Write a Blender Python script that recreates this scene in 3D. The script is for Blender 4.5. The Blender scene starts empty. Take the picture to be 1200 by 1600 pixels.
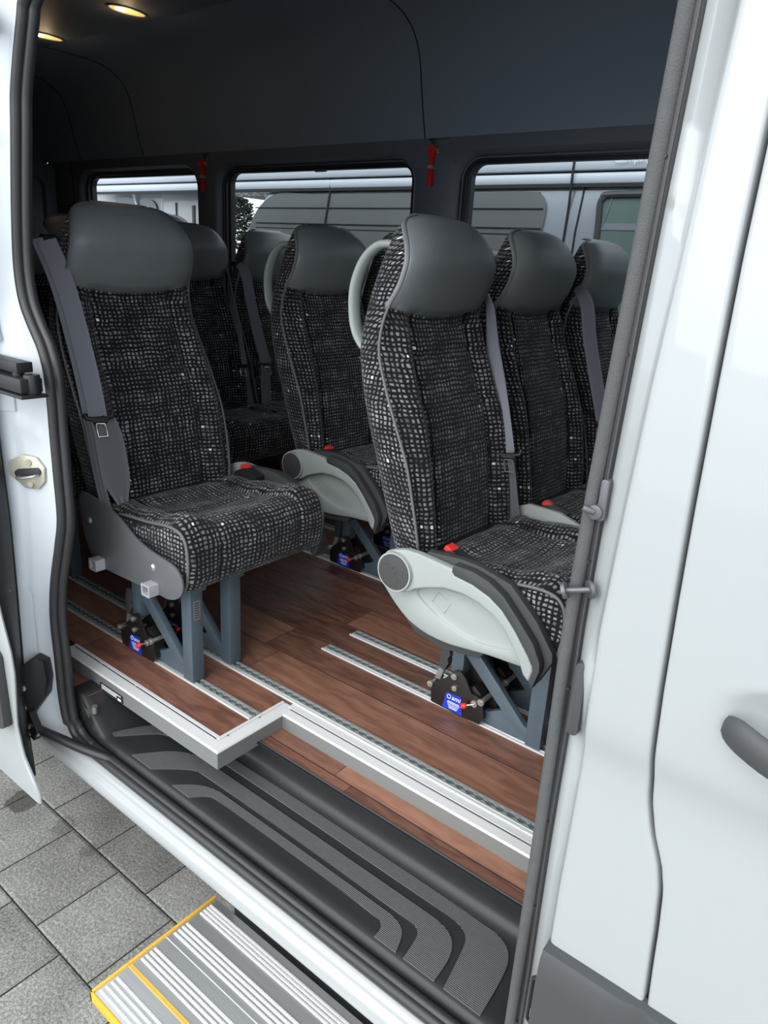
import bpy, bmesh, math, random
import numpy as np
from mathutils import Vector, Matrix
random.seed(4)
S = bpy.context.scene
COL = S.collection
PI = math.pi

# ------------------------------------------------------------------ camera
CAMH = 1.71
Rw = ((0.77925690, 0.62424568, 0.05546178),     # image right in world axes
      (0.24330376, -0.21978563, -0.94472089),   # image down
      (-0.57754823, 0.74967433, -0.32315079))   # view direction
cd = bpy.data.cameras.new('camera'); cam = bpy.data.objects.new('camera', cd); COL.objects.link(cam)
r, d, v = [Vector(a).normalized() for a in Rw]
m = Matrix.Identity(4)
for i in range(3):
    m[i][0] = r[i]; m[i][1] = -d[i]; m[i][2] = -v[i]
m[2][3] = CAMH
cam.matrix_world = m
cd.sensor_fit = 'HORIZONTAL'; cd.sensor_width = 36.0; cd.lens = 36.0*1141.436/1200.0
cd.clip_start = 0.02; cd.clip_end = 200
S.camera = cam

# ------------------------------------------------------------------ world, sun, exposure
S.view_settings.view_transform = 'Standard'; S.view_settings.look = 'None'
S.view_settings.gamma = 1.0; S.view_settings.exposure = 0.95
try: S.view_settings.use_curve_mapping = False
except Exception: pass
w = bpy.data.worlds.new('overcast'); S.world = w; w.use_nodes = True
nt = w.node_tree; nt.nodes.clear()
out = nt.nodes.new('ShaderNodeOutputWorld'); bg = nt.nodes.new('ShaderNodeBackground')
tc = nt.nodes.new('ShaderNodeTexCoord'); sep = nt.nodes.new('ShaderNodeSeparateXYZ')
ramp = nt.nodes.new('ShaderNodeValToRGB'); nz = nt.nodes.new('ShaderNodeTexNoise'); mx = nt.nodes.new('ShaderNodeMix'); mx.data_type = 'RGBA'
nt.links.new(tc.outputs['Generated'], sep.inputs[0]); nt.links.new(sep.outputs['Z'], ramp.inputs[0])
ramp.color_ramp.elements[0].position = 0.0; ramp.color_ramp.elements[0].color = (0.86, 0.93, 1.0, 1)
ramp.color_ramp.elements[1].position = 0.55; ramp.color_ramp.elements[1].color = (0.93, 0.97, 1.0, 1)
nt.links.new(tc.outputs['Generated'], nz.inputs['Vector']); nz.inputs['Scale'].default_value = 2.2
mx.blend_type = 'MULTIPLY'; mx.inputs[0].default_value = 0.35
nt.links.new(ramp.outputs[0], mx.inputs[6]); nt.links.new(nz.outputs['Fac'], mx.inputs[7])
nt.links.new(mx.outputs[2], bg.inputs[0]); bg.inputs[1].default_value = 1.25
nt.links.new(bg.outputs[0], out.inputs[0])
sd = bpy.data.lights.new('sun', 'SUN'); sd.energy = 1.5; sd.angle = math.radians(70); sd.color = (1.0, 0.99, 0.97)
sun = bpy.data.objects.new('sun', sd); COL.objects.link(sun)
sun.rotation_euler = Vector((0.05, 0.86, -0.55)).to_track_quat('-Z', 'Y').to_euler()

# ------------------------------------------------------------------ materials
def mat(name, col, rough=0.5, metal=0.0, coat=0.0, spec=0.5, bump=0.0, bscale=200.0, var=0.0, vscale=8.0, emit=None, alpha=None):
    m = bpy.data.materials.new(name); m.use_nodes = True
    n = m.node_tree; b = n.nodes['Principled BSDF']
    b.inputs['Base Color'].default_value = (*col, 1); b.inputs['Roughness'].default_value = rough
    b.inputs['Metallic'].default_value = metal; b.inputs['Coat Weight'].default_value = coat
    b.inputs['Specular IOR Level'].default_value = spec
    t = n.nodes.new('ShaderNodeTexCoord')
    if bump:
        z = n.nodes.new('ShaderNodeTexNoise'); z.inputs['Scale'].default_value = bscale; z.inputs['Detail'].default_value = 3
        bp = n.nodes.new('ShaderNodeBump'); bp.inputs['Strength'].default_value = bump; bp.inputs['Distance'].default_value = 0.002
        n.links.new(t.outputs['Object'], z.inputs['Vector']); n.links.new(z.outputs['Fac'], bp.inputs['Height']); n.links.new(bp.outputs[0], b.inputs['Normal'])
    if var:
        z = n.nodes.new('ShaderNodeTexNoise'); z.inputs['Scale'].default_value = vscale; z.inputs['Detail'].default_value = 4
        x = n.nodes.new('ShaderNodeMix'); x.data_type = 'RGBA'
        n.links.new(t.outputs['Object'], z.inputs['Vector']); n.links.new(z.outputs['Fac'], x.inputs[0])
        x.inputs[6].default_value = (*[c*(1-var) for c in col], 1); x.inputs[7].default_value = (*[min(1, c*(1+var)) for c in col], 1)
        n.links.new(x.outputs[2], b.inputs['Base Color'])
    if emit:
        b.inputs['Emission Color'].default_value = (*emit[:3], 1); b.inputs['Emission Strength'].default_value = emit[3]
    return m

class NB:
    """tiny node builder"""
    def __init__(s, m): s.t = m.node_tree; s.b = s.t.nodes['Principled BSDF']
    def n(s, k, **kw):
        x = s.t.nodes.new(k)
        for a, b in kw.items(): setattr(x, a, b)
        return x
    def put(s, sock, v):
        if hasattr(v, 'is_output') or isinstance(v, bpy.types.NodeSocket): s.t.links.new(v, sock)
        else: sock.default_value = v
    def m(s, op, a, b=None, c=None):
        x = s.n('ShaderNodeMath', operation=op); s.put(x.inputs[0], a)
        if b is not None: s.put(x.inputs[1], b)
        if c is not None: s.put(x.inputs[2], c)
        return x.outputs[0]
    def white(s, x, y=0.0, z=0.0):
        c = s.n('ShaderNodeCombineXYZ'); s.put(c.inputs[0], x); s.put(c.inputs[1], y); s.put(c.inputs[2], z)
        w = s.n('ShaderNodeTexWhiteNoise', noise_dimensions='3D'); s.t.links.new(c.outputs[0], w.inputs[0]); return w.outputs['Value']
    def noise(s, vec, scale, detail=2, rough=0.5):
        z = s.n('ShaderNodeTexNoise'); s.t.links.new(vec, z.inputs['Vector']); z.inputs['Scale'].default_value = scale
        z.inputs['Detail'].default_value = detail; z.inputs['Roughness'].default_value = rough; return z.outputs['Fac']
    def comb(s, x, y, z=0.0):
        c = s.n('ShaderNodeCombineXYZ'); s.put(c.inputs[0], x); s.put(c.inputs[1], y); s.put(c.inputs[2], z); return c.outputs[0]
    def mixc(s, f, a, b, blend='MIX'):
        x = s.n('ShaderNodeMix', data_type='RGBA', blend_type=blend); s.put(x.inputs[0], f)
        s.put(x.inputs[6], a if not isinstance(a, tuple) else (*a, 1)); s.put(x.inputs[7], b if not isinstance(b, tuple) else (*b, 1)); return x.outputs[2]
    def bump(s, h, strength, dist):
        x = s.n('ShaderNodeBump'); s.put(x.inputs['Height'], h); x.inputs['Strength'].default_value = strength; x.inputs['Distance'].default_value = dist
        s.t.links.new(x.outputs[0], s.b.inputs['Normal'])

def fabric_material():
    m = mat('grid_fabric', (0.02, 0.02, 0.022), 0.9, spec=0.2); k = NB(m)
    uv = k.n('ShaderNodeUVMap').outputs[0]
    n1 = k.n('ShaderNodeTexNoise'); k.t.links.new(uv, n1.inputs['Vector']); n1.inputs['Scale'].default_value = 38; n1.inputs['Detail'].default_value = 2
    off = k.n('ShaderNodeVectorMath', operation='MULTIPLY_ADD'); k.t.links.new(n1.outputs['Color'], off.inputs[0]); off.inputs[1].default_value = (0.012, 0.012, 0)
    k.t.links.new(uv, off.inputs[2])
    sp = k.n('ShaderNodeSeparateXYZ'); k.t.links.new(off.outputs[0], sp.inputs[0])
    U = k.m('MULTIPLY', sp.outputs[0], 76.0); V = k.m('MULTIPLY', sp.outputs[1], 86.0)
    fu = k.m('FLOOR', U); fv = k.m('FLOOR', V); ru = k.m('FRACT', U); rv = k.m('FRACT', V)
    # line widths differ from thread to thread
    wu = k.m('MULTIPLY_ADD', k.white(fu, k.m('FLOOR', k.m('MULTIPLY', V, 0.14)), 1.3), 0.17, 0.105)
    wv = k.m('MULTIPLY_ADD', k.white(fv, k.m('FLOOR', k.m('MULTIPLY', U, 0.14)), 7.7), 0.17, 0.105)
    eu = k.m('MINIMUM', ru, k.m('SUBTRACT', 1.0, ru)); ev = k.m('MINIMUM', rv, k.m('SUBTRACT', 1.0, rv))
    mu = k.m('SMOOTH_MIN', k.m('MULTIPLY', k.m('SUBTRACT', eu, wu), 9.0), 1.0, 0.2); mv = k.m('SMOOTH_MIN', k.m('MULTIPLY', k.m('SUBTRACT', ev, wv), 9.0), 1.0, 0.2)
    cell = k.m('MULTIPLY', k.m('MAXIMUM', k.m('MINIMUM', mu, 1.0), 0.0), k.m('MAXIMUM', k.m('MINIMUM', mv, 1.0), 0.0))
    rnd = k.white(fu, fv, 0.5); region = k.noise(uv, 16, 3); stripes = k.white(fu, 3.3, 9.1); stripev = k.white(8.1, fv, 2.7)
    lvl = k.m('ADD', k.m('MULTIPLY', rnd, 0.13), k.m('MULTIPLY', k.m('SUBTRACT', region, 0.38), 0.50))
    lvl = k.m('ADD', lvl, k.m('MULTIPLY', k.m('ADD', stripes, stripev), 0.035))
    lvl = k.m('MULTIPLY', k.m('MAXIMUM', lvl, 0.022), 1.05)
    hot = k.m('GREATER_THAN', k.white(fu, fv, 4.4), 0.9945)
    lvl = k.m('ADD', lvl, k.m('MULTIPLY', hot, 0.75))
    val = k.m('MULTIPLY_ADD', cell, lvl, 0.0075)
    tint = k.mixc(1.0, (0.96, 0.98, 1.08), k.comb(val, val, val), 'MULTIPLY')
    k.t.links.new(tint, k.b.inputs['Base Color'])
    k.b.inputs['Sheen Weight'].default_value = 0.12; k.b.inputs['Sheen Roughness'].default_value = 0.5
    k.bump(k.m('ADD', cell, k.noise(uv, 500, 2)), 0.35, 0.001)
    return m

def wood_material():
    m = mat('walnut_plank', (0.2, 0.1, 0.06), 0.36, spec=0.5); k = NB(m)
    g = k.n('ShaderNodeTexCoord').outputs['Object']
    sp = k.n('ShaderNodeSeparateXYZ'); k.t.links.new(g, sp.inputs[0]); X, Y = sp.outputs[0], sp.outputs[1]
    row = k.m('MULTIPLY', k.m('SUBTRACT', Y, 1.310-1.28), 1/0.128); fr = k.m('FLOOR', row); rr = k.m('FRACT', row)
    colx = k.m('ADD', k.m('MULTIPLY', X, 1/0.92), k.m('MULTIPLY', k.white(fr, 5.2, 0.3), 7.0)); fc = k.m('FLOOR', colx); rc = k.m('FRACT', colx)
    pr = k.white(fr, fc, 0.9)
    wob = k.noise(k.comb(k.m('MULTIPLY', X, 2.2), k.m('MULTIPLY', Y, 6.0), k.m('MULTIPLY', pr, 40)), 1.6, 3, 0.6)
    rings = k.m('SINE', k.m('ADD', k.m('MULTIPLY', Y, 130.0), k.m('ADD', k.m('MULTIPLY', wob, 30.0), k.m('MULTIPLY', pr, 50.0))))
    fine = k.noise(k.comb(k.m('MULTIPLY', X, 9.0), k.m('MULTIPLY', Y, 240.0), pr), 1.0, 4, 0.65)
    blot = k.noise(k.comb(k.m('MULTIPLY', X, 3.0), k.m('MULTIPLY', Y, 16.0), k.m('MULTIPLY', pr, 9.0)), 1.0, 3)
    f = k.m('ADD', k.m('MULTIPLY', rings, 0.07), k.m('ADD', k.m('MULTIPLY', fine, 0.50), k.m('MULTIPLY', blot, 0.42)))
    f = k.m('ADD', f, k.m('MULTIPLY', k.m('SUBTRACT', pr, 0.4), 0.36))
    rp = k.n('ShaderNodeValToRGB'); k.t.links.new(f, rp.inputs[0])
    e = rp.color_ramp.elements; e[0].position = 0.20; e[0].color = (0.070, 0.033, 0.025, 1); e[1].position = 0.92; e[1].color = (0.42, 0.21, 0.135, 1)
    x = rp.color_ramp.elements.new(0.52); x.color = (0.215, 0.100, 0.067, 1)
    seam = k.m('MAXIMUM', k.m('LESS_THAN', rr, 0.018), k.m('LESS_THAN', rc, 0.0018))
    k.t.links.new(k.mixc(seam, rp.outputs[0], (0.012, 0.007, 0.006)), k.b.inputs['Base Color'])
    k.bump(k.m('SUBTRACT', fine, k.m('MULTIPLY', seam, 2.0)), 0.12, 0.001)
    return m

def paving_material():
    m = mat('concrete_paver', (0.2, 0.2, 0.19), 0.92, spec=0.3); k = NB(m)
    g = k.n('ShaderNodeTexCoord').outputs['Object']
    sp = k.n('ShaderNodeSeparateXYZ'); k.t.links.new(g, sp.inputs[0]); X, Y = sp.outputs[0], sp.outputs[1]
    P = 0.2475
    row = k.m('MULTIPLY', k.m('SUBTRACT', Y, 0.880-P*200), 1/P); fr = k.m('FLOOR', row); rr = k.m('FRACT', row)
    sh = k.m('MULTIPLY', k.m('MODULO', fr, 2.0), 0.5)
    cx = k.m('ADD', k.m('MULTIPLY', k.m('SUBTRACT', X, -1.442-P*200), 1/P), sh); fc = k.m('FLOOR', cx); rc = k.m('FRACT', cx)
    eu = k.m('MINIMUM', rr, k.m('SUBTRACT', 1.0, rr)); ev = k.m('MINIMUM', rc, k.m('SUBTRACT', 1.0, rc))
    jn = k.m('MULTIPLY', k.m('SUBTRACT', k.noise(g, 60, 2), 0.5), 0.008)
    e = k.m('ADD', k.m('MINIMUM', eu, ev), jn)
    joint = k.m('LESS_THAN', e, 0.0085)
    edge = k.m('MINIMUM', k.m('MULTIPLY', e, 28.0), 1.0)
    pr = k.white(fr, fc, 2.0)
    grain = k.noise(g, 420, 3, 0.7); mid = k.noise(g, 130, 3, 0.7); big = k.noise(g, 7, 3)
    v = k.m('ADD', k.m('MULTIPLY', grain, 0.5), k.m('ADD', k.m('MULTIPLY', mid, 0.35), k.m('MULTIPLY', big, 0.12)))
    v = k.m('ADD', v, k.m('MULTIPLY', pr, 0.05))
    rp = k.n('ShaderNodeValToRGB'); k.t.links.new(v, rp.inputs[0]); q = rp.color_ramp.elements
    q[0].position = 0.39; q[0].color = (0.055, 0.054, 0.050, 1); q[1].position = 0.65; q[1].color = (0.60, 0.60, 0.57, 1)
    x = q.new(0.52); x.color = (0.245, 0.245, 0.232, 1)
    # three damp spots
    col = rp.outputs[0]
    for (sx, sy, rad) in ((-2.045, 0.835, 0.055), (-1.852, 0.868, 0.036), (-1.70, 0.862, 0.028)):
        dx = k.m('SUBTRACT', X, sx); dy = k.m('SUBTRACT', Y, sy)
        dd = k.m('SQRT', k.m('ADD', k.m('MULTIPLY', dx, dx), k.m('MULTIPLY', dy, dy)))
        dd = k.m('ADD', dd, k.m('MULTIPLY', k.m('SUBTRACT', k.noise(g, 30, 3), 0.5), 0.06))
        f = k.m('MAXIMUM', k.m('MINIMUM', k.m('MULTIPLY', k.m('SUBTRACT', rad, dd), 60.0), 0.62 if rad > 0.04 else 0.3), 0.0)
        col = k.mixc(f, col, (0.018, 0.016, 0.013))
    col = k.mixc(joint, col, (0.022, 0.021, 0.018))
    k.t.links.new(col, k.b.inputs['Base Color'])
    k.bump(k.m('ADD', k.m('MULTIPLY', grain, 0.35), edge), 0.8, 0.004)
    return m

def rib_material():
    m = mat('ribbed_tread', (0.05, 0.052, 0.055), 0.5); k = NB(m)
    g = k.n('ShaderNodeTexCoord').outputs['Object']; sp = k.n('ShaderNodeSeparateXYZ'); k.t.links.new(g, sp.inputs[0])
    s1 = k.m('SINE', k.m('MULTIPLY', sp.outputs[1], 2*PI/0.0036))
    f = k.m('MULTIPLY_ADD', s1, 0.5, 0.5)
    dirt = k.noise(g, 14, 4)
    c = k.mixc(f, (0.020, 0.021, 0.023), (0.17, 0.174, 0.18)); c = k.mixc(k.m('MULTIPLY', dirt, 0.5), c, (0.09, 0.088, 0.085))
    k.t.links.new(c, k.b.inputs['Base Color']); k.bump(f, 0.7, 0.001)
    return m

def alu_material(name, col, rough, ribs=False):
    m = mat(name, col, rough, metal=0.75); k = NB(m)
    g = k.n('ShaderNodeTexCoord').outputs['Object']; sp = k.n('ShaderNodeSeparateXYZ'); k.t.links.new(g, sp.inputs[0])
    br = k.noise(k.comb(k.m('MULTIPLY', sp.outputs[0], 4.0), k.m('MULTIPLY', sp.outputs[1], 500.0), k.m('MULTIPLY', sp.outputs[2], 500.0)), 1.0, 2)
    c = k.mixc(br, tuple(x*0.88 for x in col), tuple(min(1, x*1.1) for x in col)); k.t.links.new(c, k.b.inputs['Base Color'])
    return m

M = {}
M['fabric'] = fabric_material(); M['wood'] = wood_material(); M['pave'] = paving_material(); M['rib'] = rib_material()
M['leather'] = mat('grey_leather', (0.185, 0.205, 0.22), 0.38, spec=0.5, bump=0.12, bscale=900, var=0.12, vscale=10)
M['piping'] = mat('grey_piping', (0.125, 0.13, 0.135), 0.5)
M['belt'] = mat('belt_webbing', (0.21, 0.22, 0.26), 0.6, bump=0.2, bscale=700)
M['beltdark'] = mat('belt_webbing_dark', (0.12, 0.125, 0.14), 0.5, bump=0.1, bscale=700)
M['blackp'] = mat('black_plastic', (0.016, 0.017, 0.020), 0.42)
M['rubber'] = mat('rubber', (0.028, 0.029, 0.031), 0.42, bump=0.1, bscale=300)
M['sealgrey'] = mat('grey_rubber', (0.078, 0.082, 0.086), 0.8, bump=0.5, bscale=500, var=0.15, vscale=60)
M['trimt'] = mat('pillar_trim_rubber', (0.045, 0.047, 0.052), 0.5, bump=0.2, bscale=400)
M['lightp'] = mat('light_grey_plastic', (0.35, 0.385, 0.375), 0.5, spec=0.35)
M['darkp'] = mat('charcoal_plastic', (0.045, 0.047, 0.050), 0.6, bump=0.15, bscale=600)
M['disc'] = mat('dark_disc_plastic', (0.055, 0.056, 0.058), 0.65)
M['steel'] = mat('blue_grey_steel', (0.10, 0.135, 0.165), 0.38, metal=0.25, var=0.12, vscale=30)
M['plate'] = mat('grey_side_plate', (0.105, 0.11, 0.118), 0.5, var=0.08, vscale=40)
M['zinc'] = mat('zinc_bolt', (0.50, 0.49, 0.46), 0.3, metal=0.8)
M['pin'] = mat('dull_pin_steel', (0.13, 0.13, 0.14), 0.4, metal=0.5)
M['silverp'] = mat('silver_paint_tube', (0.48, 0.48, 0.52), 0.4, metal=0.3)
M['lockblack'] = mat('lock_black', (0.013, 0.011, 0.010), 0.35)
M['blue'] = mat('blue_label', (0.012, 0.035, 0.42), 0.45)
M['white'] = mat('white_print', (0.85, 0.87, 0.9), 0.5)
M['red'] = mat('red_plastic', (0.78, 0.03, 0.025), 0.35)
M['alu'] = alu_material('aluminium', (0.66, 0.68, 0.69), 0.34)
M['aluw'] = mat('bright_lit_aluminium', (0.64, 0.645, 0.65), 0.42, metal=0.0)  # also nosing tops, their lit tone put into the colour
M['alud'] = mat('dull_shaded_aluminium', (0.20, 0.21, 0.207), 0.5, metal=0.15)  # also nosing sides, their shade put into the colour
M['galv'] = mat('galvanised_track', (0.42, 0.46, 0.45), 0.45, metal=0.5, var=0.2, vscale=25)
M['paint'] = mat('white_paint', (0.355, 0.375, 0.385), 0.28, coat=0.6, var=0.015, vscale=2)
M['paintj'] = mat('white_jamb_lightened', (0.60, 0.645, 0.69), 0.35, coat=0.3, var=0.05, vscale=9)  # body white, made lighter here against the door's shade
M['clad'] = mat('grey_cladding', (0.048, 0.052, 0.056), 0.55, bump=0.1, bscale=500)
M['trimb'] = mat('black_liner', (0.020, 0.021, 0.023), 0.48, bump=0.15, bscale=400, var=0.2, vscale=20)
M['liner'] = mat('charcoal_headliner', (0.26, 0.31, 0.375), 0.92, bump=0.1, bscale=800, spec=0.2)
M['trimd'] = mat('dark_wall_trim', (0.13, 0.15, 0.18), 0.6, bump=0.1, bscale=500)
M['gasket'] = mat('window_gasket', (0.020, 0.023, 0.028), 0.4)
M['yellow'] = mat('yellow_edge', (0.78, 0.44, 0.04), 0.5, var=0.15, vscale=30)
M['lamp'] = mat('lamp_lens', (0.6, 0.4, 0.16), 0.3, emit=(1.0, 0.50, 0.14, 0.55))
M['lampb'] = mat('lamp_lens_bright', (1.0, 0.9, 0.7), 0.3, emit=(1.0, 0.85, 0.55, 4.0))
M['silver'] = mat('silver_van_paint', (0.30, 0.335, 0.38), 0.3, metal=0.35, coat=0.5)
M['awning'] = mat('pale_awning', (0.60, 0.66, 0.74), 0.35)
M['tintg'] = mat('tinted_glass', (0.175, 0.185, 0.19), 0.12, spec=0.6, var=0.05)
M['greeng'] = mat('green_glass', (0.14, 0.20, 0.185), 0.12, spec=0.6)
M['seamd'] = mat('seam_dark', (0.02, 0.021, 0.023), 0.7)
M['leaf'] = mat('dark_foliage', (0.012, 0.018, 0.014), 0.9, var=0.4, vscale=3)
M['bark'] = mat('bark', (0.05, 0.035, 0.025), 0.9)
M['strk'] = mat('striker_metal', (0.55, 0.53, 0.44), 0.42, metal=0.55, var=0.15, vscale=60)
M['grass'] = mat('grass', (0.05, 0.13, 0.02), 0.8)
g = bpy.data.materials.new('window_glass'); g.use_nodes = True
k = NB(g); nt = g.node_tree
tr = k.n('ShaderNodeBsdfTransparent'); tr.inputs[0].default_value = (0.80, 0.84, 0.86, 1); gl = k.n('ShaderNodeBsdfGlossy'); gl.inputs['Roughness'].default_value = 0.02
fz = k.n('ShaderNodeFresnel'); fz.inputs[0].default_value = 1.35; ms = k.n('ShaderNodeMixShader')
nt.links.new(fz.outputs[0], ms.inputs[0]); nt.links.new(tr.outputs[0], ms.inputs[1]); nt.links.new(gl.outputs[0], ms.inputs[2])
nt.links.new(ms.outputs[0], nt.nodes['Material Output'].inputs[0]); M['glass'] = g

# ------------------------------------------------------------------ mesh helpers
class MB:
    def __init__(s): s.v = []; s.f = []; s.uv = {}
    def vert(s, p): s.v.append(tuple(p)); return len(s.v)-1
    def face(s, ids, uv=None):
        s.f.append(list(ids))
        if uv: s.uv[len(s.f)-1] = uv
    def box(s, x0, x1, y0, y1, z0, z1):
        b = len(s.v)
        for z in (z0, z1):
            for y in (y0, y1):
                for x in (x0, x1): s.v.append((x, y, z))
        for q in ((0, 2, 3, 1), (4, 5, 7, 6), (0, 1, 5, 4), (2, 6, 7, 3), (0, 4, 6, 2), (1, 3, 7, 5)): s.f.append([b+i for i in q])
        return s
    def prism(s, pts, a0, a1, axis='y'):
        """polygon pts in the plane normal to axis, extruded a0..a1 (y: pts=(x,z); x: pts=(y,z); z: pts=(x,y))"""
        n = len(pts); b = len(s.v)
        def P(p, a): return (p[0], a, p[1]) if axis == 'y' else (a, p[0], p[1]) if axis == 'x' else (p[0], p[1], a)
        for a in (a0, a1):
            for p in pts: s.v.append(P(p, a))
        s.f.append([b+i for i in range(n)][::-1]); s.f.append([b+n+i for i in range(n)])
        for i in range(n): j = (i+1) % n; s.f.append([b+i, b+j, b+n+j, b+n+i])
        return s
    def tube(s, path, rad, seg=10, closed=False, cap=True):
        path = [Vector(p) for p in path]; n = len(path); b = len(s.v)
        rads = rad if isinstance(rad, (list, tuple)) else [rad]*n
        t0 = (path[1]-path[0]).normalized(); up = Vector((0, 0, 1)) if abs(t0.z) < 0.9 else Vector((1, 0, 0))
        nn = t0.cross(up).normalized()
        for i, p in enumerate(path):
            if closed: t = (path[(i+1) % n]-path[i-1]).normalized()
            else: t = (path[min(i+1, n-1)]-path[max(i-1, 0)]).normalized()
            nn = (nn-t*nn.dot(t)).normalized(); bb = t.cross(nn)
            for q in range(seg):
                a = 2*PI*q/seg; s.v.append(tuple(p+(nn*math.cos(a)+bb*math.sin(a))*rads[i]))
        for i in range(n if closed else n-1):
            i2 = (i+1) % n
            for q in range(seg):
                q2 = (q+1) % seg; s.f.append([b+i*seg+q, b+i*seg+q2, b+i2*seg+q2, b+i2*seg+q])
        if cap and not closed:
            s.f.append([b+q for q in range(seg)][::-1]); s.f.append([b+(n-1)*seg+q for q in range(seg)])
        return s
    def cyl(s, a, c, r, seg=20, r2=None):
        a = Vector(a); c = Vector(c); return s.tube([a, a.lerp(c, .5), c], [r, (r+(r2 if r2 is not None else r))/2, r2 if r2 is not None else r], seg)
    def ribbon(s, path, wv, width, th=0.0015):
        """strap: path points, width direction(s), width(s)"""
        n = len(path); b = len(s.v); path = [Vector(p) for p in path]
        wvs = wv if isinstance(wv, list) else [wv]*n; ws = width if isinstance(width, list) else [width]*n
        for i, p in enumerate(path):
            t = (path[min(i+1, n-1)]-path[max(i-1, 0)]).normalized(); q = Vector(wvs[i]); q = (q-t*q.dot(t)).normalized(); nn = t.cross(q)
            h = ws[i]/2
            prof = [(-h, 0), (-h*.6, .0028), (-h*.2, 0), (h*.2, .0028), (h*.6, 0), (h, .0015)]
            for a, o in prof: s.v.append(tuple(p+q*a+nn*(th+o)))
            for a, o in prof[::-1]: s.v.append(tuple(p+q*a-nn*(th-o)))
        K = 12
        for i in range(n-1):
            for q in range(K): q2 = (q+1) % K; s.f.append([b+i*K+q, b+i*K+q2, b+(i+1)*K+q2, b+(i+1)*K+q])
        s.f.append([b+q for q in range(K)][::-1]); s.f.append([b+(n-1)*K+q for q in range(K)])
        return s
    def grid(s, P, closed_u=False, closed_v=False, uv=None):
        """P[i][j] points"""
        n = len(P); mm = len(P[0]); b = len(s.v)
        for row in P:
            for p in row: s.v.append(tuple(p))
        for i in range(n if closed_u else n-1):
            for j in range(mm if closed_v else mm-1):
                i2 = (i+1) % n; j2 = (j+1) % mm
                s.f.append([b+i*mm+j, b+i*mm+j2, b+i2*mm+j2, b+i2*mm+j])
                if uv: s.uv[len(s.f)-1] = [uv(i, j), uv(i, j+1), uv(i+1, j+1), uv(i+1, j)]
        return s
    def mesh(s, name, bevel=0.0, seg=2, sharp=38, smooth=True, recalc=True):
        me = bpy.data.meshes.new(name); me.from_pydata(s.v, [], s.f)
        if s.uv:
            l = me.uv_layers.new(name='UVMap')
            for pi, p in enumerate(me.polygons):
                u = s.uv.get(pi)
                if u:
                    for li, c in zip(p.loop_indices, u): l.data[li].uv = c
        bm = bmesh.new(); bm.from_mesh(me)
        if recalc: bmesh.ops.recalc_face_normals(bm, faces=bm.faces)
        if bevel > 0:
            ed = [e for e in bm.edges if len(e.link_faces) == 2 and e.calc_face_angle(0) > math.radians(30)]
            bmesh.ops.bevel(bm, geom=ed, offset=bevel, segments=seg, profile=0.6, affect='EDGES', clamp_overlap=True)
        if smooth:
            for f in bm.faces: f.smooth = True
            for e in bm.edges:
                if len(e.link_faces) == 2 and e.calc_face_angle(0) > math.radians(sharp): e.smooth = False
        bm.to_mesh(me); bm.free(); me.update()
        return me

def obj(name, mb, m, parent=None, loc=None, **kw):
    me = mb if isinstance(mb, bpy.types.Mesh) else mb.mesh(name, **kw)
    if m is not None: me.materials.clear(); me.materials.append(m)
    o = bpy.data.objects.new(name, me); COL.objects.link(o)
    if parent: o.parent = parent
    if loc: o.location = loc
    return o
def tag(o, label=None, cat=None, group=None, kind=None):
    if label: o['label'] = label
    if cat: o['category'] = cat
    if group: o['group'] = group
    if kind: o['kind'] = kind
    return o
def thing(name, label, cat, loc=(0, 0, 0), group=None):
    o = bpy.data.objects.new(name, None); COL.objects.link(o); o.location = loc; o.empty_display_size = 0.1
    return tag(o, label, cat, group)
def struct(name, mb, m, **kw): return tag(obj(name, mb, m, **kw), kind='structure')
def sub(n, a, c):  # linear sample
    return [a+(c-a)*i/(n-1) for i in range(n)]
def spline(pts, n, closed=False):
    """Catmull-Rom through pts"""
    P = [np.array(p, float) for p in pts]; L = len(P); outp = []
    segs = L if closed else L-1
    for i in range(n):
        t = i/(n if closed else n-1)*segs; k0 = min(int(t), segs-1); t -= k0
        if closed: p0, p1, p2, p3 = P[(k0-1) % L], P[k0 % L], P[(k0+1) % L], P[(k0+2) % L]
        else: p0, p1, p2, p3 = P[max(k0-1, 0)], P[k0], P[k0+1], P[min(k0+2, L-1)]
        outp.append(tuple(0.5*((2*p1)+(-p0+p2)*t+(2*p0-5*p1+4*p2-p3)*t*t+(-p0+3*p1-3*p2+p3)*t**3)))
    return outp
def text_mesh(txt, size, depth=0.0004, shear=0.0):
    c = bpy.data.curves.new('txt', 'FONT'); c.body = txt; c.size = size; c.extrude = depth; c.shear = shear; c.resolution_u = 3
    o = bpy.data.objects.new('txt', c); COL.objects.link(o)
    dg = bpy.context.evaluated_depsgraph_get(); me = bpy.data.meshes.new_from_object(o.evaluated_get(dg))
    bpy.data.objects.remove(o); bpy.data.curves.remove(c); return me

# ================================================================== LARGE STRUCTURE
FZ = 0.63          # raised floor of the minibus
LZ = 0.588         # lower floor strip at the step
# ---- paving under everything
mb = MB(); mb.grid([[(x, y, 0) for y in sub(2, -6, 30)] for x in sub(2, -30, 12)])
struct('ground', mb, M['pave'], smooth=False)

# ---- interior floor: raised deck and the lower strip beside the step
deck = MB(); deck.box(-5.05, 1.3, 1.138, 2.72, LZ, FZ)
struct('floor', deck, M['wood'], smooth=False)
low = MB(); low.prism([(-5.05, .85), (-1.60, .85), (-1.60, 1.022), (1.3, 1.022), (1.3, 1.16), (-5.05, 1.16)], LZ-.006, LZ, 'z')
struct('trim_1', low, M['wood'], smooth=False)

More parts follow.
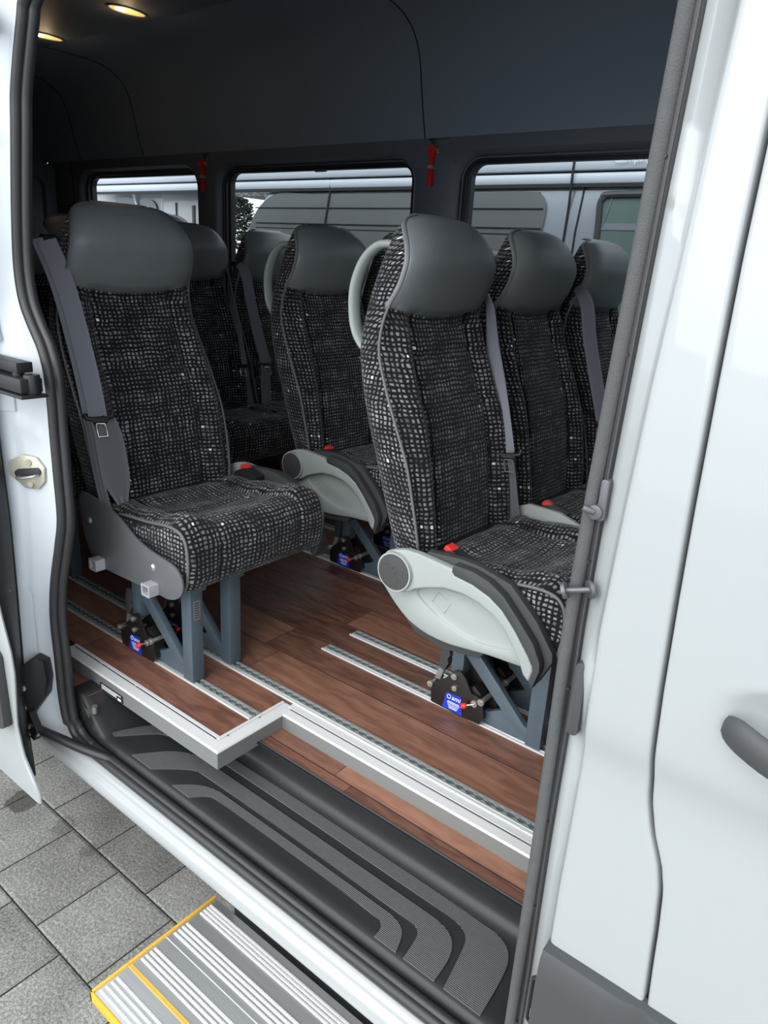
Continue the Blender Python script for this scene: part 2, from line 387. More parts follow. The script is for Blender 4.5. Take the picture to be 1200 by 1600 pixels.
def far_profile():
    return [(2.13, 2.622), (2.30, 2.622), (2.42, 2.617), (2.50, 2.600), (2.565, 2.565), (2.605, 2.52), (2.632, 2.46), (2.655, 2.36), (2.675, 2.28), (2.699, 2.20)]
cp = MB(); cp.box(-5.05, 1.3, 0.80, 2.18, 2.625, 2.66); struct('ceiling', cp, M['liner'], smooth=False)
cp = MB(); cp.box(-4.15, 1.3, 1.30, 2.115, 2.600, 2.630); cp.box(-5.05, -4.15, 1.30, 2.24, 2.585, 2.630); struct('trim_50', cp, M['trimd'], bevel=.008)
pr = spline(far_profile(), 26)
mb = MB(); mb.grid([[(x, y, z) for (y, z) in pr] for x in (-5.05, 1.3)]); mb.grid([[(x, y+.03, z+.03) for (y, z) in pr] for x in (-5.05, 1.3)])
struct('trim_2', mb, M['liner'], sharp=60)
# panel joints in the side headliner
for i, (xa, xb) in enumerate(((-1.978, 0), (-3.945, 0), (-4.603, 0))):
    mb = MB(); pts = [(xa, y, z) for (y, z) in pr]
    mb.tube([(p[0], p[1]-.001, p[2]-.001) for p in pts], 0.0028, 6)
    struct('trim_%d' % (3+i), mb, M['seamd'])

# ---- far wall with three windows
def rrect(x0, x1, z0, z1, r, n=10):
    P = []
    for cx, cz, a0 in ((x1-r, z1-r, 0), (x0+r, z1-r, 90), (x0+r, z0+r, 180), (x1-r, z0+r, 270)):
        for i in range(n): a = math.radians(a0+90*i/(n-1)); P.append((cx+r*math.cos(a), cz+r*math.sin(a)))
    return P
def orect(x0, x1, z0, z1, n=10):
    P = []
    mxx, mz = (x0+x1)/2, (z0+z1)/2
    for (sx, sz, a0) in ((1, 1, 0), (-1, 1, 90), (-1, -1, 180), (1, -1, 270)):
        for i in range(n):
            t = i/(n-1)
            cx = x1 if sx > 0 else x0; cz = z1 if sz > 0 else z0
            # walk from one side middle-ish to the corner then on
            if a0 in (0, 180): p = (cx, cz-(cz-mz)*0.5*(1-2*t)) if t < .5 else (cx-(cx-mxx)*0.5*(2*t-1), cz)
            else: p = (cx-(cx-mxx)*0.5*(1-2*t), cz) if t < .5 else (cx, cz-(cz-mz)*0.5*(2*t-1))
            P.append(p)
    return P
WIN = [(-4.60, -3.53), (-3.27, -2.075), (-1.776, -0.55)]
cells = [(-5.05, -3.40), (-3.40, -1.925), (-1.925, 1.3)]
ZT, ZB = 2.105, 1.22
wall = MB()
for (xa, xb), (ca, cb) in zip(WIN, cells):
    I = rrect(xa-.06, xb+.06, ZB-.06, ZT+.045, .13); O = orect(ca, cb, 1.0, 2.20)
    I2 = rrect(xa-.035, xb+.035, ZB-.035, ZT+.026, .10)
    wall.grid([[(p[0], 2.70, p[1]) for p in O], [(p[0], 2.70, p[1]) for p in I], [(p[0]*.5+q[0]*.5, 2.712, p[1]*.5+q[1]*.5) for p, q in zip(I, I2)], [(p[0], 2.745, p[1]) for p in I2]], closed_v=True)
wall.grid([[(x, 2.70, z) for z in (0.58, 1.0)] for x in (-5.05, 1.3)])
wall.grid([[(x, y, z) for (y, z) in ((2.695, 2.185), (2.73, 2.2), (2.74, .6))] for x in (-5.05, 1.3)][:0] or [[(-5.05, 2.70, 2.20), (1.3, 2.70, 2.20)], [(-5.05, 2.73, 2.225), (1.3, 2.73, 2.225)]])
struct('wall_far', wall, M['trimd'], sharp=50)
for i, (xa, xb) in enumerate(WIN):
    G = MB(); a = rrect(xa-.045, xb+.045, ZB-.045, ZT+.036, .11); b2 = rrect(xa-.012, xb+.012, ZB-.012, ZT+.01, .07); c = rrect(xa, xb, ZB, ZT, .055)
    G.grid([[(p[0], 2.735, p[1]) for p in a], [(p[0], 2.738, p[1]) for p in b2], [(p[0], 2.755, p[1]) for p in b2], [(p[0], 2.758, p[1]) for p in c], [(p[0], 2.79, p[1]) for p in c]], closed_v=True)
    o = struct('window_%d' % (i+1), G, M['gasket'], sharp=40)
    P = MB(); P.f.append([P.vert((p[0], 2.775, p[1])) for p in c]); obj('window_pane', P, M['glass'], o, smooth=False)
    R = MB(); R.tube([(p[0], 2.7385, p[1]) for p in rrect(xa-.028, xb+.028, ZB-.028, ZT+.022, .085)], .0045, 8, closed=True); obj('window_bead', R, M['trimd'], o)
    if i == 1:
        C = MB(); C.box(-2.66, -2.59, 2.757, 2.766, ZT-.008, ZT+.004); obj('clip', C, M['alud'], o)
# outer skin of the far side around the windows (white, seen only from outside)
sk = MB()
for (xa, xb), (ca, cb) in zip(WIN, cells):
    sk.grid([[(p[0], 2.79, p[1]) for p in orect(ca, cb, 1.0, 2.45)], [(p[0], 2.79, p[1]) for p in rrect(xa, xb, ZB, ZT, .055)]], closed_v=True)
sk.grid([[(x, 2.79, z) for z in (0.36, 1.0)] for x in (-5.1, 1.3)])
van = thing('minibus', 'white minibus seen through its open side doorway, rows of seats inside', 'van', (-1.0, 0.80, 0))
def vpart(name, mb, m, **kw):
    o = obj(name, mb, m, van, **kw); o.location = Vector((1.0, -0.80, 0)); return o
vpart('outer_side_panel', sk, M['paint'], smooth=False)
# rear and near wall linings; unseen front sheet added to block cab light
rw = MB(); rw.box(-5.09, -5.05, .80, 2.72, .58, 2.66); struct('wall_rear', rw, M['trimd'], smooth=False)
fw = MB(); fw.box(1.3, 1.34, .80, 2.79, .36, 2.66); struct('front_light_block', fw, M['trimd'], smooth=False)
nw = MB(); nw.box(-5.05, -1.73, .835, .86, .58, 2.63); nw.box(-.300, 1.3, .835, .86, .40, 2.63); nw.box(-1.66, -.300, .835, .86, 2.27, 2.63)
struct('wall_near', nw, M['trimd'], smooth=False)
# rear corner cover with rounded recess, seen above the back row
rc = MB(); I = rrect(2.30, 2.58, 1.70, 2.10, .06); O = orect(2.22, 2.66, 1.2, 2.17)
rc.grid([[(-4.86, p[0], p[1]) for p in O], [(-4.84, p[0], p[1]) for p in I], [(-4.88, p[0], p[1]) for p in rrect(2.315, 2.565, 1.715, 2.085, .05)]], closed_v=True)
rc.f.append([rc.vert((-4.88, p[0], p[1])) for p in rrect(2.315, 2.565, 1.715, 2.085, .05)])
rc.box(-5.05, -4.87, 2.22, 2.66, 1.2, 2.17)
struct('trim_6', rc, M['trimd'], sharp=40)
px = MB(); px.tube([(-4.72, 2.694, 2.20), (-4.70, 2.694, 1.9), (-4.66, 2.694, 1.3)], .004, 6); px.tube([(-4.9, 2.694, 1.94), (-4.69, 2.694, 1.94)], .003, 6)
struct('trim_7', px, M['seamd'])

# ---- dark underbody, so that no daylight runs beneath the floor
ub = MB(); ub.box(-5.0, 1.25, .86, 2.74, .33, .49); ub.box(-5.0, -1.70, .87, .95, .42, .555)
vpart('underbody', ub, M['blackp'], smooth=False)
rf = MB(); rf.grid([[(x, y, z) for (y, z) in ((.80, 2.30), (.82, 2.50), (.95, 2.68), (1.77, 2.74), (2.6, 2.68), (2.76, 2.50), (2.79, 2.40))] for x in (-5.1, 1.34)])
vpart('roof', rf, M['paint'], sharp=60)

# ================================================================== MINIBUS OUTSIDE
def lerp_tab(tab, z):
    """tab: list of (X, z) sorted by falling z"""
    t = sorted(tab, key=lambda p: p[1])
    return float(np.interp(z, [p[1] for p in t], [p[0] for p in t]))
front_out = [(-.272, 2.3), (-0.276, 1.957), (-0.281, 1.829), (-0.284, 1.731), (-0.288, 1.6), (-0.292, 1.459), (-0.294, 1.3), (-0.292, 1.147), (-0.294, 0.97), (-0.293, 0.85), (-0.291, 0.722), (-0.292, 0.4)]
front_in = [(-0.295, 2.3), (-0.2988, 1.959), (-0.3027, 1.851), (-0.3065, 1.73), (-0.3113, 1.605), (-0.3161, 1.457), (-0.3199, 1.301), (-0.318, 1.083), (-0.317, 0.934), (-0.317, 0.4)]
jamb_edge = [(-.238, 2.3), (-0.242, 1.943), (-0.246, 1.85), (-0.250, 1.731), (-0.256, 1.6), (-0.260, 1.465), (-0.264, 1.313), (-0.262, 1.2), (-0.262, 1.041), (-0.262, 0.93), (-0.260, 0.817), (-0.262, 0.4)]
gap = [(-.195, 2.3), (-0.195, 1.937), (-0.195, 1.734), (-0.193, 1.62), (-0.190, 1.483), (-0.187, 1.38), (-0.183, 1.27), (-0.178, 1.18), (-0.173, 1.12), (-0.163, 1.08), (-0.147, 1.04), (-0.139, 1.006), (-0.134, 0.95), (-0.131, 0.90), (-0.125, 0.815), (-.125, .35)]
def bodyY(z):
    y = .765
    if z > 1.2: y += .045*(z-1.2)**2
    # belt crease: the flank steps in below it and swells out again
    y += .011/(1+math.exp((z-1.165)/.012)) - .011*max(0, min(1, (1.1-z)/.35))
    return y
zs = sub(150, 0.36, 2.30)
# pillar panel, wrapping round to the seal
mb = MB(); P = []
for z in zs:
    g_, j_, f_ = lerp_tab(gap, z)-.0020, lerp_tab(jamb_edge, z), lerp_tab(front_out, z); y = bodyY(z)
    row = [(g_, y+.02, z), (g_-.0005, y+.004, z), (g_-.002, y+.0008, z), (g_-.005, y, z)]
    row += [(x, y, z) for x in sub(7, g_-.01, j_+.008)]
    bul = .007*math.exp(-((z-1.255)/.035)**2)+.006/(1+math.exp((z-1.80)/.012))-.004/(1+math.exp((z-1.19)/.01))
    row += [(j_+.003, y+.001, z), (j_, y+.004, z), (j_-.002, y+.010, z), (j_-.008, y+.022-bul, z), ((j_+f_)/2-.003, .797-bul, z), (f_, .803, z), (f_-.006, .812, z), (f_-.020, .822, z)]
    P.append(row)
mb.grid(P); vpart('pillar_panel', mb, M['paint'], sharp=60)
# front door with the handle bowl
HC = (0.005, 1.262)
def bowl(x, z):
    dx = (x-HC[0])/.135; dz = (z-HC[1]+.10*(x-HC[0]))/.062; q = dx*dx+dz*dz
    return .022*(1-q)**2*(1+2*q) if q < 1 else 0.0
fd = MB(); P = []
for z in sorted(set(list(zs)+sub(60, 1.17, 1.35))):
    g_ = lerp_tab(gap, z)+.0020; y = bodyY(z)
    xs = [g_, g_+.0005, g_+.002, g_+.005]
    ys = [y+.02, y+.004, y+.0008, y]
    row = [(a, b_, z) for a, b_ in zip(xs, ys)]
    for x in sub(48, g_+.01, .20)+sub(5, .25, .8): row.append((x, y+bowl(x, z), z))
    P.append(row)
fd.grid(P); door = vpart('front_door', fd, M['paint'], sharp=60)
h = MB(); path = spline([(-.113, .764, 1.262), (-.095, .750, 1.264), (-.06, .741, 1.256), (0, .737, 1.246), (.06, .739, 1.237), (.12, .748, 1.23), (.14, .764, 1.228)], 24)
PP = []
for i, p in enumerate(path):
    t = i/23; hz = .020*min(1, math.sqrt(max(.02, 1-(2*t-1)**8))); hy = .011
    if i < 4: hz = .007+.013*math.sqrt(i/4)
    PP.append([(p[0], p[1]+hy*math.sin(a)*(1 if math.sin(a) < 0 else .5), p[2]+hz*math.cos(a)) for a in [2*PI*q/16 for q in range(16)]])
h.grid(PP, closed_v=True); h.f.append(list(range(16))); h.f.append([23*16+q for q in range(16)])
obj('door_handle', h, M['clad'], door)
bk = MB(); bk.grid([[(lerp_tab(gap, z)+dx, bodyY(z)+.021, z) for dx in (-.03, .03)] for z in sub(60, .36, 2.3)]); vpart('door_gap_backing', bk, M['clad'])  # dark backing strip added so the panel gap reads as shaded
# grey cladding low on the flank
cl = MB(); P = []
for x in sub(40, -.262, .8):
    g_ = -.125; f_ = .018 if abs(x-g_) > .004 else .006
    P.append([(x, .775, .838), (x, .762-f_*.5, .834), (x, .765-f_, .822), (x, .765-f_-.003, .78), (x, .765-f_-.004, .6), (x, .765-f_, .42), (x, .775, .40)])
cl.grid(P); cl.f.append([0, 1, 2, 3, 4, 5, 6]); vpart('side_cladding', cl, M['clad'], sharp=50)

# door seal: rear upright, sill, front upright in one piece
rs_out = [(-1.527, 2.129), (-1.547, 2.095), (-1.592, 1.992), (-1.608, 1.922), (-1.640, 1.768), (-1.655, 1.66), (-1.648, 1.59), (-1.621, 1.541), (-1.589, 1.497), (-1.572, 1.45), (-1.567, 1.39), (-1.569, 1.30), (-1.569, 1.21), (-1.571, 1.11), (-1.593, 1.038), (-1.629, 0.941), (-1.647, 0.872), (-1.655, 0.805), (-1.652, 0.706), (-1.652, 0.598), (-1.640, 0.525)]
path = [(-1.05, 2.235), (-1.30, 2.222), (-1.42, 2.17)] + [(x+.026, z) for x, z in rs_out] + [(-1.592, .492), (-1.55, .480), (-1.48, .4775), (-1.0, .4775), (-.45, .4775), (-.36, .485), (-.312, .53)]
path = spline(path, 150)
fr = [(lerp_tab(front_in, z)+.0165, z) for z in sub(30, .60, 2.15)]
full = list(path)+[(x, z) for x, z in fr]+[(-.305, 2.215), (-.42, 2.235)]
s1 = MB(); FR = lambda x, z: x > -.335 and z > .52
s1.tube([(x-(.001 if FR(x, z) else .005), .808 if FR(x, z) else .797 if z > .52 else .805, z) for x, z in full], .0115, 12, closed=True)
s1.tube([(x+.008, .818 if FR(x, z) else .811 if z > .52 else .817, z+(.006 if z < .5 else 0)) for x, z in full], .0105, 12, closed=True)
vpart('door_seal', s1, M['rubber'])
s2 = MB(); s2.tube([(lerp_tab(front_in, z)+.0085, .7960, z) for z in sub(60, .50, 2.2)], .0085, 14); vpart('front_seal_bulb', s2, M['sealgrey'])
# grey trim strip and channel along the front upright
st = MB(); P = []
for z in sub(60, .40, 2.3):
    a, b_ = lerp_tab(front_in, z), lerp_tab(front_out, z)
    row = []
    for t, dy in ((0, .03), (.0, .012), (.05, .002), (.2, -.004), (.38, -.004), (.50, .002), (.54, .012), (.60, .012), (.63, .004), (.72, .002), (.77, .011), (.81, .011), (.85, .003), (.95, .003), (1.0, .012)):
        row.append((a+(b_-a)*t, .793+dy, z))
    P.append(row)
st.grid(P); vpart('pillar_trim', st, M['trimt'], sharp=60)
for z in (.62, .85, 1.0, 1.21, 1.385, 1.63, 1.825, 1.96):
    a, b_ = lerp_tab(front_in, z), lerp_tab(front_out, z); c = MB(); x = a+(b_-a)*.72; c.cyl((x, .7935, z), (x, .797, z), .0022, 10); vpart('clip_hole', c, M['gasket'])
# bumper stud, guide pin and bracket on the front upright
c = MB(); c.prism(rrect(-.297, -.287, 1.440, 1.490, .004, 5), .788, .806, 'y'); c.cyl((-.298, .784, 1.450), (-.298, .792, 1.450), .009); c.cyl((-.311, .780, 1.454), (-.298, .786, 1.450), .0042, 12)
vpart('door_guide', c, M['pin'], bevel=.0015)
c = MB(); c.cyl((-.314, .775, 1.349), (-.286, .782, 1.357), .0036, 14); c.cyl((-.317, .774, 1.348), (-.313, .775, 1.350), .0105, 18); c.cyl((-.289, .781, 1.356), (-.286, .784, 1.357), .0115, 18)
vpart('guide_pin', c, M['pin'])
c = MB(); c.prism(rrect(-.290, -.275, 1.155, 1.258, .006, 5), .782, .80, 'y'); vpart('latch_bracket', c, M['clad'], bevel=.002)
c = MB(); c.tube(rrect3 := [(x, .776, z) for x, z in rrect(-.277, -.262, .665, .752, .007, 6)], .003, 8, closed=True); c.prism(rrect(-.275, -.264, .69, .745, .005, 5), .775, .79, 'y')
vpart('pillar_grommet', c, M['blackp'])

# sill
sl = MB(); prof = [(.86, .44), (.822, .440), (.812, .462), (.800, .4695), (.797, .470), (.793, .4690), (.7865, .4655), (.7835, .4620), (.7825, .4570), (.7810, .4530), (.7780, .4505), (.7735, .4475), (.7700, .4420), (.7680, .4320), (.7675, .421), (.770, .4165), (.776, .4150), (.80, .4150), (.86, .42)]
P = []
for x in [-4.9, -2.4]+sub(30, -1.95, -.2)+[.0, 1.2]: P.append([(x, y+(.0 if x > -1.62 else min(.0, 0)), z) for y, z in prof])
sl.grid(P); vpart('sill', sl, M['paint'], sharp=60)
# step well liner, tread bands
wl = MB(); prof = [(.815, .470), (.818, .452), (.828, .452), (.832, .488), (.836, .5005), (.842, .5045), (.86, .505), (1.0, .505), (1.018, .507), (1.030, .513), (1.036, .525), (1.0345, .545), (1.026, .580), (1.022, .5895), (1.018, .592), (1.012, .590)]
P = []
for x, lift in [(-1.66, .085), (-1.62, .085), (-1.605, .083), (-1.575, .055), (-1.55, .03), (-1.525, .006), (-1.51, .0)]+[(q, 0) for q in sub(12, -1.5, -.20)]:
    row = []
    for y, z in prof:
        if z > .5: z = max(z, min(.592, z+lift+(.003 if lift > .08 else 0))) if y < 1.02 else z
        row.append((x, y, z))
    P.append(row)
wl.grid(P); liner = vpart('step_liner', wl, M['trimb'], sharp=60)
lx = MB(); lx.tube([(x, 1.021, .5925) for x in (-1.6, -.2)], .0016, 6); obj('liner_edge', lx, M['clad'], liner)
bands = [([(-1.238, .846), (-1.212, .872), (-1.189, .890), (-1.16, .902), (-1.12, .907), (-.64, .907), (-.605, .903), (-.585, .893), (-.574, .876), (-.564, .846)], [(-.616, .846), (-.616, .862), (-.621, .874), (-.636, .885), (-1.125, .885), (-1.145, .881), (-1.176, .846)]),
         ([(-1.404, .846), (-1.380, .878), (-1.350, .916), (-1.31, .945), (-1.26, .957), (-.56, .957), (-.52, .951), (-.497, .935), (-.482, .905), (-.478, .846)], [(-.547, .846), (-.553, .895), (-.560, .911), (-.580, .920), (-1.215, .920), (-1.25, .914), (-1.325, .846)]),
         ([(-1.52, .86), (-1.50, .905), (-1.47, .955), (-1.43, .99), (-1.36, 1.008), (-.47, 1.010), (-.425, 1.002), (-.40, .98), (-.389, .94), (-.382, .846)], [(-.458, .846), (-.473, .93), (-.482, .960), (-.50, .974), (-.53, .980), (-1.25, .980), (-1.33, .974), (-1.42, .948), (-1.44, .93), (-1.50, .86)])]
def chaikin(P_, it=2):
    for _ in range(it):
        Q = [P_[0]]
        for a, b2 in zip(P_[:-1], P_[1:]): Q += [(a[0]*.75+b2[0]*.25, a[1]*.75+b2[1]*.25), (a[0]*.25+b2[0]*.75, a[1]*.25+b2[1]*.75)]
        P_ = Q+[P_[-1]]
    return P_
from mathutils.geometry import tessellate_polygon
for o_, i_ in bands:
    P_ = chaikin(o_)+chaikin(i_); b_ = MB()
    for p in P_: b_.v.append((p[0], p[1], .5075))
    for p in P_: b_.v.append((p[0], p[1], .5040))
    n = len(P_)
    for t3 in tessellate_polygon([[Vector((p[0], p[1], 0)) for p in P_]]): b_.f.append(list(t3))
    for i in range(n): b_.f.append([i, (i+1) % n, n+(i+1) % n, n+i])
    obj('tread_band', b_, M['rib'], liner, smooth=False)
wr = MB(); wr.cyl((-1.565, .845, .555), (-1.565, .845, .575), .008, 10); wr.box(-1.60, -1.575, .835, .86, .52, .56); obj('drain_clip', wr, M['zinc'], liner)

# rear jamb, angled between seal and outer corner
jm = MB(); P = []
for z in sub(110, .455, 2.30):
    xs = lerp_tab([(-1.30, 2.25), (-1.45, 2.19)]+rs_out+[(-1.60, .48), (-1.52, .455)], z)
    xo, yo = -1.705, .742
    if z < .62: k_ = (.62-z)/.165; xo = -1.705+.02*k_; yo = .742+.03*k_**2
    row = []
    for u in sub(18, 0, 1):
        x = xs+(xo-xs)*u; y = .806+(yo-.806)*u
        y += .010*math.sin(PI*u)**2*(1 if z < 1.9 else .3)                      # shallow hollow
        y += .006*math.exp(-((u-.72)/.05)**2)*(1 if .6 < z < 1.28 else 0)       # long crease
        y -= .006*math.exp(-((z-(1.30+.05*(u-.3)))/.008)**2)*(1 if .25 < u < .75 else 0)
        y -= .005*math.exp(-((z-(.86+.05*u))/.01)**2)*(1 if .45 < u else 0)
        y += .006/(1+math.exp((1.475-z)/.004))*(1 if u > .15 else 0)
        row.append((x, y, z))
    row += [(xo-.004, yo-.001, z), (xo-.012, yo+.002, z), (-2.2, yo+.012, z), (-4.9, yo+.02, z)]
    P.append(row)
jm.grid(P); vpart('rear_jamb', jm, M['paintj'], sharp=55)
# striker plate
Nj = Vector((-.55, -.83, 0)).normalized()*-1
def onj(u, z, lift=.0):
    xs = lerp_tab(rs_out, z); x = xs+(-1.705-xs)*u; y = .806+(.742-.806)*u+.010*math.sin(PI*u)**2
    return Vector((x, y, z))+Vector((.42, -.90, 0))*lift
def jplate(name, uz, lift, m, th=.004, parent=None, bevel=.0008):
    c = MB(); n = len(uz); F = [onj(u, z, lift) for u, z in uz]; B = [onj(u, z, lift-th) for u, z in uz]
    for p in F+B: c.v.append(tuple(p))
    c.f.append(list(range(n))); c.f.append([n+i for i in range(n)][::-1])
    for i in range(n): c.f.append([i, (i+1) % n, n+(i+1) % n, n+i])
    return vpart(name, c, m, bevel=bevel)
sp_ = jplate('striker_plate', [(.38, 1.243), (.62, 1.246), (.83, 1.228), (.83, 1.196), (.62, 1.166), (.40, 1.166), (.24, 1.188), (.22, 1.222)], .008, M['strk'], .006)
jplate('striker_slot', [(.33, 1.221), (.50, 1.217), (.68, 1.212), (.73, 1.207), (.74, 1.201), (.72, 1.195), (.66, 1.192), (.50, 1.196), (.34, 1.201), (.29, 1.206), (.28, 1.213), (.30, 1.219)], .0125, M['gasket'], .003)
c = MB(); c.tube(spline([onj(.34, 1.203, .010), onj(.36, 1.203, .024), onj(.50, 1.198, .028), onj(.66, 1.193, .024), onj(.68, 1.193, .010)], 16), .0035, 8); vpart('striker_bar', c, M['zinc'])
for zz in (1.230, 1.179):
    c = MB(); p = onj(.50, zz, .008); q = onj(.50, zz, .0155); c.cyl(p, q, .0075, 16); vpart('striker_bolt', c, M['strk'])
jplate('jamb_pad', [(.66, 1.345), (.98, 1.345), (.98, 1.392), (.66, 1.396)], .006, M['paintj'], .006, bevel=.002)
jplate('jamb_pad', [(.74, 1.50), (.97, 1.50), (.97, 1.56), (.74, 1.55)], .008, M['paintj'], .008, bevel=.002)
jplate('jamb_bumper', [(.28, .70), (.60, .715), (.93, .69), (.93, .55), (.86, .535), (.35, .60), (.22, .65)], .03, M['blackp'], .03, bevel=.004)
# middle roller arm
c = MB(); c.box(-1.80, -1.520, .715, .750, 1.452, 1.474); c.box(-1.80, -1.490, .705, .752, 1.415, 1.445); c.cyl((-1.500, .735, 1.412), (-1.500, .735, 1.452), .016, 18); c.cyl((-1.545, .730, 1.43), (-1.545, .730, 1.46), .012, 18)
c.box(-1.80, -1.48, .700, .758, 1.405, 1.412)
vpart('roller_arm', c, M['blackp'], bevel=.003)
# top guide seen in the corner
c = MB(); c.prism([(-1.66, 2.16), (-1.60, 2.13), (-1.555, 2.09), (-1.575, 2.078), (-1.63, 2.085), (-1.70, 2.12)], .735, .765, 'y'); vpart('top_guide', c, M['darkp'], bevel=.004)

# opened sliding door, parked behind the opening
dr = [(-1.70, 2.2), (-1.68, 1.5), (-1.632, 1.00), (-1.602, .88), (-1.577, .80), (-1.573, .74), (-1.592, .60), (-1.575, .52), (-1.512, .439)]
P = []; sdm = MB()
for z in sub(70, .412, 2.2):
    x = lerp_tab(dr, z)
    if z < .439: x = -1.512
    P.append([(x-.002, .664, z), (x, .660, z), (x-.003, .656, z)]+[(q, .655-.012*math.sin(min(1, (x-q)/.6)*PI/2)*(1 if z > .6 else .3), z) for q in sub(8, x-.01, -2.9)])
sdm.grid(P); sdo = vpart('sliding_door', sdm, M['paint'], sharp=60)
be = MB(); bl = [(-1.70, 2.2), (-1.69, 1.5), (-1.677, 1.09), (-1.685, .90), (-1.698, .69), (-1.696, .57), (-1.705, .46), (-1.70, .44)]
P = []
for z in sub(50, .47, 2.2):
    x0 = lerp_tab(dr, z)-.008; x1 = lerp_tab(bl, z)
    P.append([(x0, .661, z), (x0-.006, .672, z), (x0*.55+x1*.45, .700, z), (x1+.012, .728, z), (x1, .737, z), (x1-.10, .738, z)])
be.grid(P); obj('door_edge', be, M['blackp'], sdo, sharp=60)
wlp = MB(); P = []
for z in sub(40, .50, 2.2):
    x1 = lerp_tab(bl, z); P.append([(x1+.004, .7375, z), (x1-.004, .7405, z), (x1-.016, .741, z)])
wlp.grid(P); obj('door_lip', wlp, M['paint'], sdo)
cdp = MB(); cdp.prism([(-1.606, .786), (-1.622, .80), (-1.75, .86), (-2.6, .86), (-2.6, .56), (-1.72, .56), (-1.615, .59), (-1.600, .60)], .632, .652, 'y'); obj('door_cladding', cdp, M['clad'], sdo, bevel=.003)
for (x, y, z) in ((-1.665, .706, .92), (-1.672, .715, .76), (-1.676, .72, .64), (-1.676, .716, .585), (-1.68, .72, .50)):
    b_ = MB(); b_.cyl((x, y, z), (x+.008, y-.004, z), .007, 12); obj('door_screw', b_, M['zinc'], sdo)
ra = MB(); ra.tube(spline([(-1.68, .735, .520), (-1.66, .74, .512), (-1.62, .755, .505), (-1.56, .775, .497), (-1.50, .795, .492), (-1.455, .815, .484), (-1.44, .828, .462)], 24), .0125, 12)
ra.prism([(-1.72, .49), (-1.70, .56), (-1.67, .565), (-1.64, .52), (-1.66, .485)], .725, .742, 'y')
rao = obj('lower_arm', ra, M['blackp'], sdo, bevel=0)
for (x, y, z) in ((-1.675, .722, .522), (-1.652, .735, .506)):
    b_ = MB(); b_.cyl((x, y, z), (x, y-.006, z+.004), .008, 12); obj('arm_bolt', b_, M['zinc'], sdo)

# step housing below the sill
c = MB(); c.box(-1.045, 1.2, .868, 1.3, .20, .335); vpart('step_housing', c, M['blackp'], smooth=False)

# ---- extended running board
rb = thing('entry_step', 'ribbed aluminium entry step with yellow edges, extended over the pavers below the sill', 'step', (-.5, .70, .22))
def rpart(name, mb, m, **kw): o = obj(name, mb, m, rb, **kw); o.location = Vector((.5, -.70, -.22)); return o
Y0, Y1 = .540, .856
c = MB(); c.box(-1.10, 1.0, Y0, Y1, .222, .250); rpart('board', c, M['alu'], bevel=.002)
for t in (.035, .075, .115, .155, .345, .38, .415, .45, .615, .65, .685, .72, .845, .875, .905, .932):
    y = Y0+(Y1-Y0)*t; c = MB(); Pn = []
    n = 420; x0, x1 = -1.092, .3
    for i in range(n):
        x = x0+(x1-x0)*i/n; hh = .2535 if i % 2 else .2515
        Pn.append([(x, y-.0035, .2495), (x, y-.002, hh), (x, y+.002, hh), (x, y+.0035, .2495)])
    c.grid(Pn); rpart('tread_rib', c, M['aluw'], sharp=20)
for y, w_, m_ in ((Y0+(Y1-Y0)*.255, .0035, 'yellow'), (Y0+(Y1-Y0)*.272, .0035, 'yellow')):
    c = MB(); c.box(-1.098, .3, y-w_/2, y+w_/2, .2495, .2515); rpart('yellow_line', c, M['yellow'], smooth=False)
c = MB(); c.box(-1.098, .3, Y0+(Y1-Y0)*.555-.0008, Y0+(Y1-Y0)*.555+.0008, .2495, .2508); rpart('joint_line', c, M['aluw'], smooth=False)
c = MB(); c.box(-1.105, -1.0985, Y0-.006, Y1+.002, .226, .2530); c.box(-1.105, .3, Y0-.006, Y0-.001, .226, .2530); rpart('yellow_edging', c, M['yellow'], bevel=.0012)
gz_ = MB()
for i in range(40):
    x = random.uniform(-1.07, -.99); y = random.uniform(.49, .525); hh = random.uniform(.01, .03); a = random.uniform(-.01, .01)
    b0 = len(gz_.v); gz_.v += [(x-.001, y, 0), (x+.001, y, 0), (x+a, y+a, hh)]; gz_.f.append([b0, b0+1, b0+2])
o = obj('grass_tuft', gz_, M['grass']); tag(o, 'tiny green grass tuft in a paver joint beside the entry step', 'grass', kind='stuff')

# ================================================================== FLOOR FITTINGS
def edge_profile(x0, x1, ye, zt, zb, m):
    """aluminium nosing along X, outer face at ye"""
    c = MB(); pf = [(ye+.0505, zt+.0012), (ye+.0395, zt+.0012), (ye+.0393, zt-.0012), (ye+.0385, zt-.0012), (ye+.0383, zt+.0010), (ye+.0315, zt+.0010), (ye+.0312, zt-.0014), (ye+.0250, zt-.0014), (ye+.0247, zt+.0008), (ye+.003, zt-.0006), (ye, zt-.003), (ye, zt-.0055)]
    c.grid([[(x, y, z) for y, z in pf] for x in (x0, x1)]); return c
main = edge_profile(-1.140, 1.3, 1.098, FZ, LZ, 0)
struct('trim_8', main, M['aluw'], sharp=15)
fc = MB(); fc.grid([[(x, 1.0990, z) for z in (LZ, FZ-.005)] for x in (-1.140, 1.3)]); struct('trim_9', fc, M['alud'], smooth=False)
gr = MB(); gr.box(-1.135, 1.3, 1.1232, 1.1290, FZ-.003, FZ-.0012); struct('trim_10', gr, M['plate'], smooth=False)

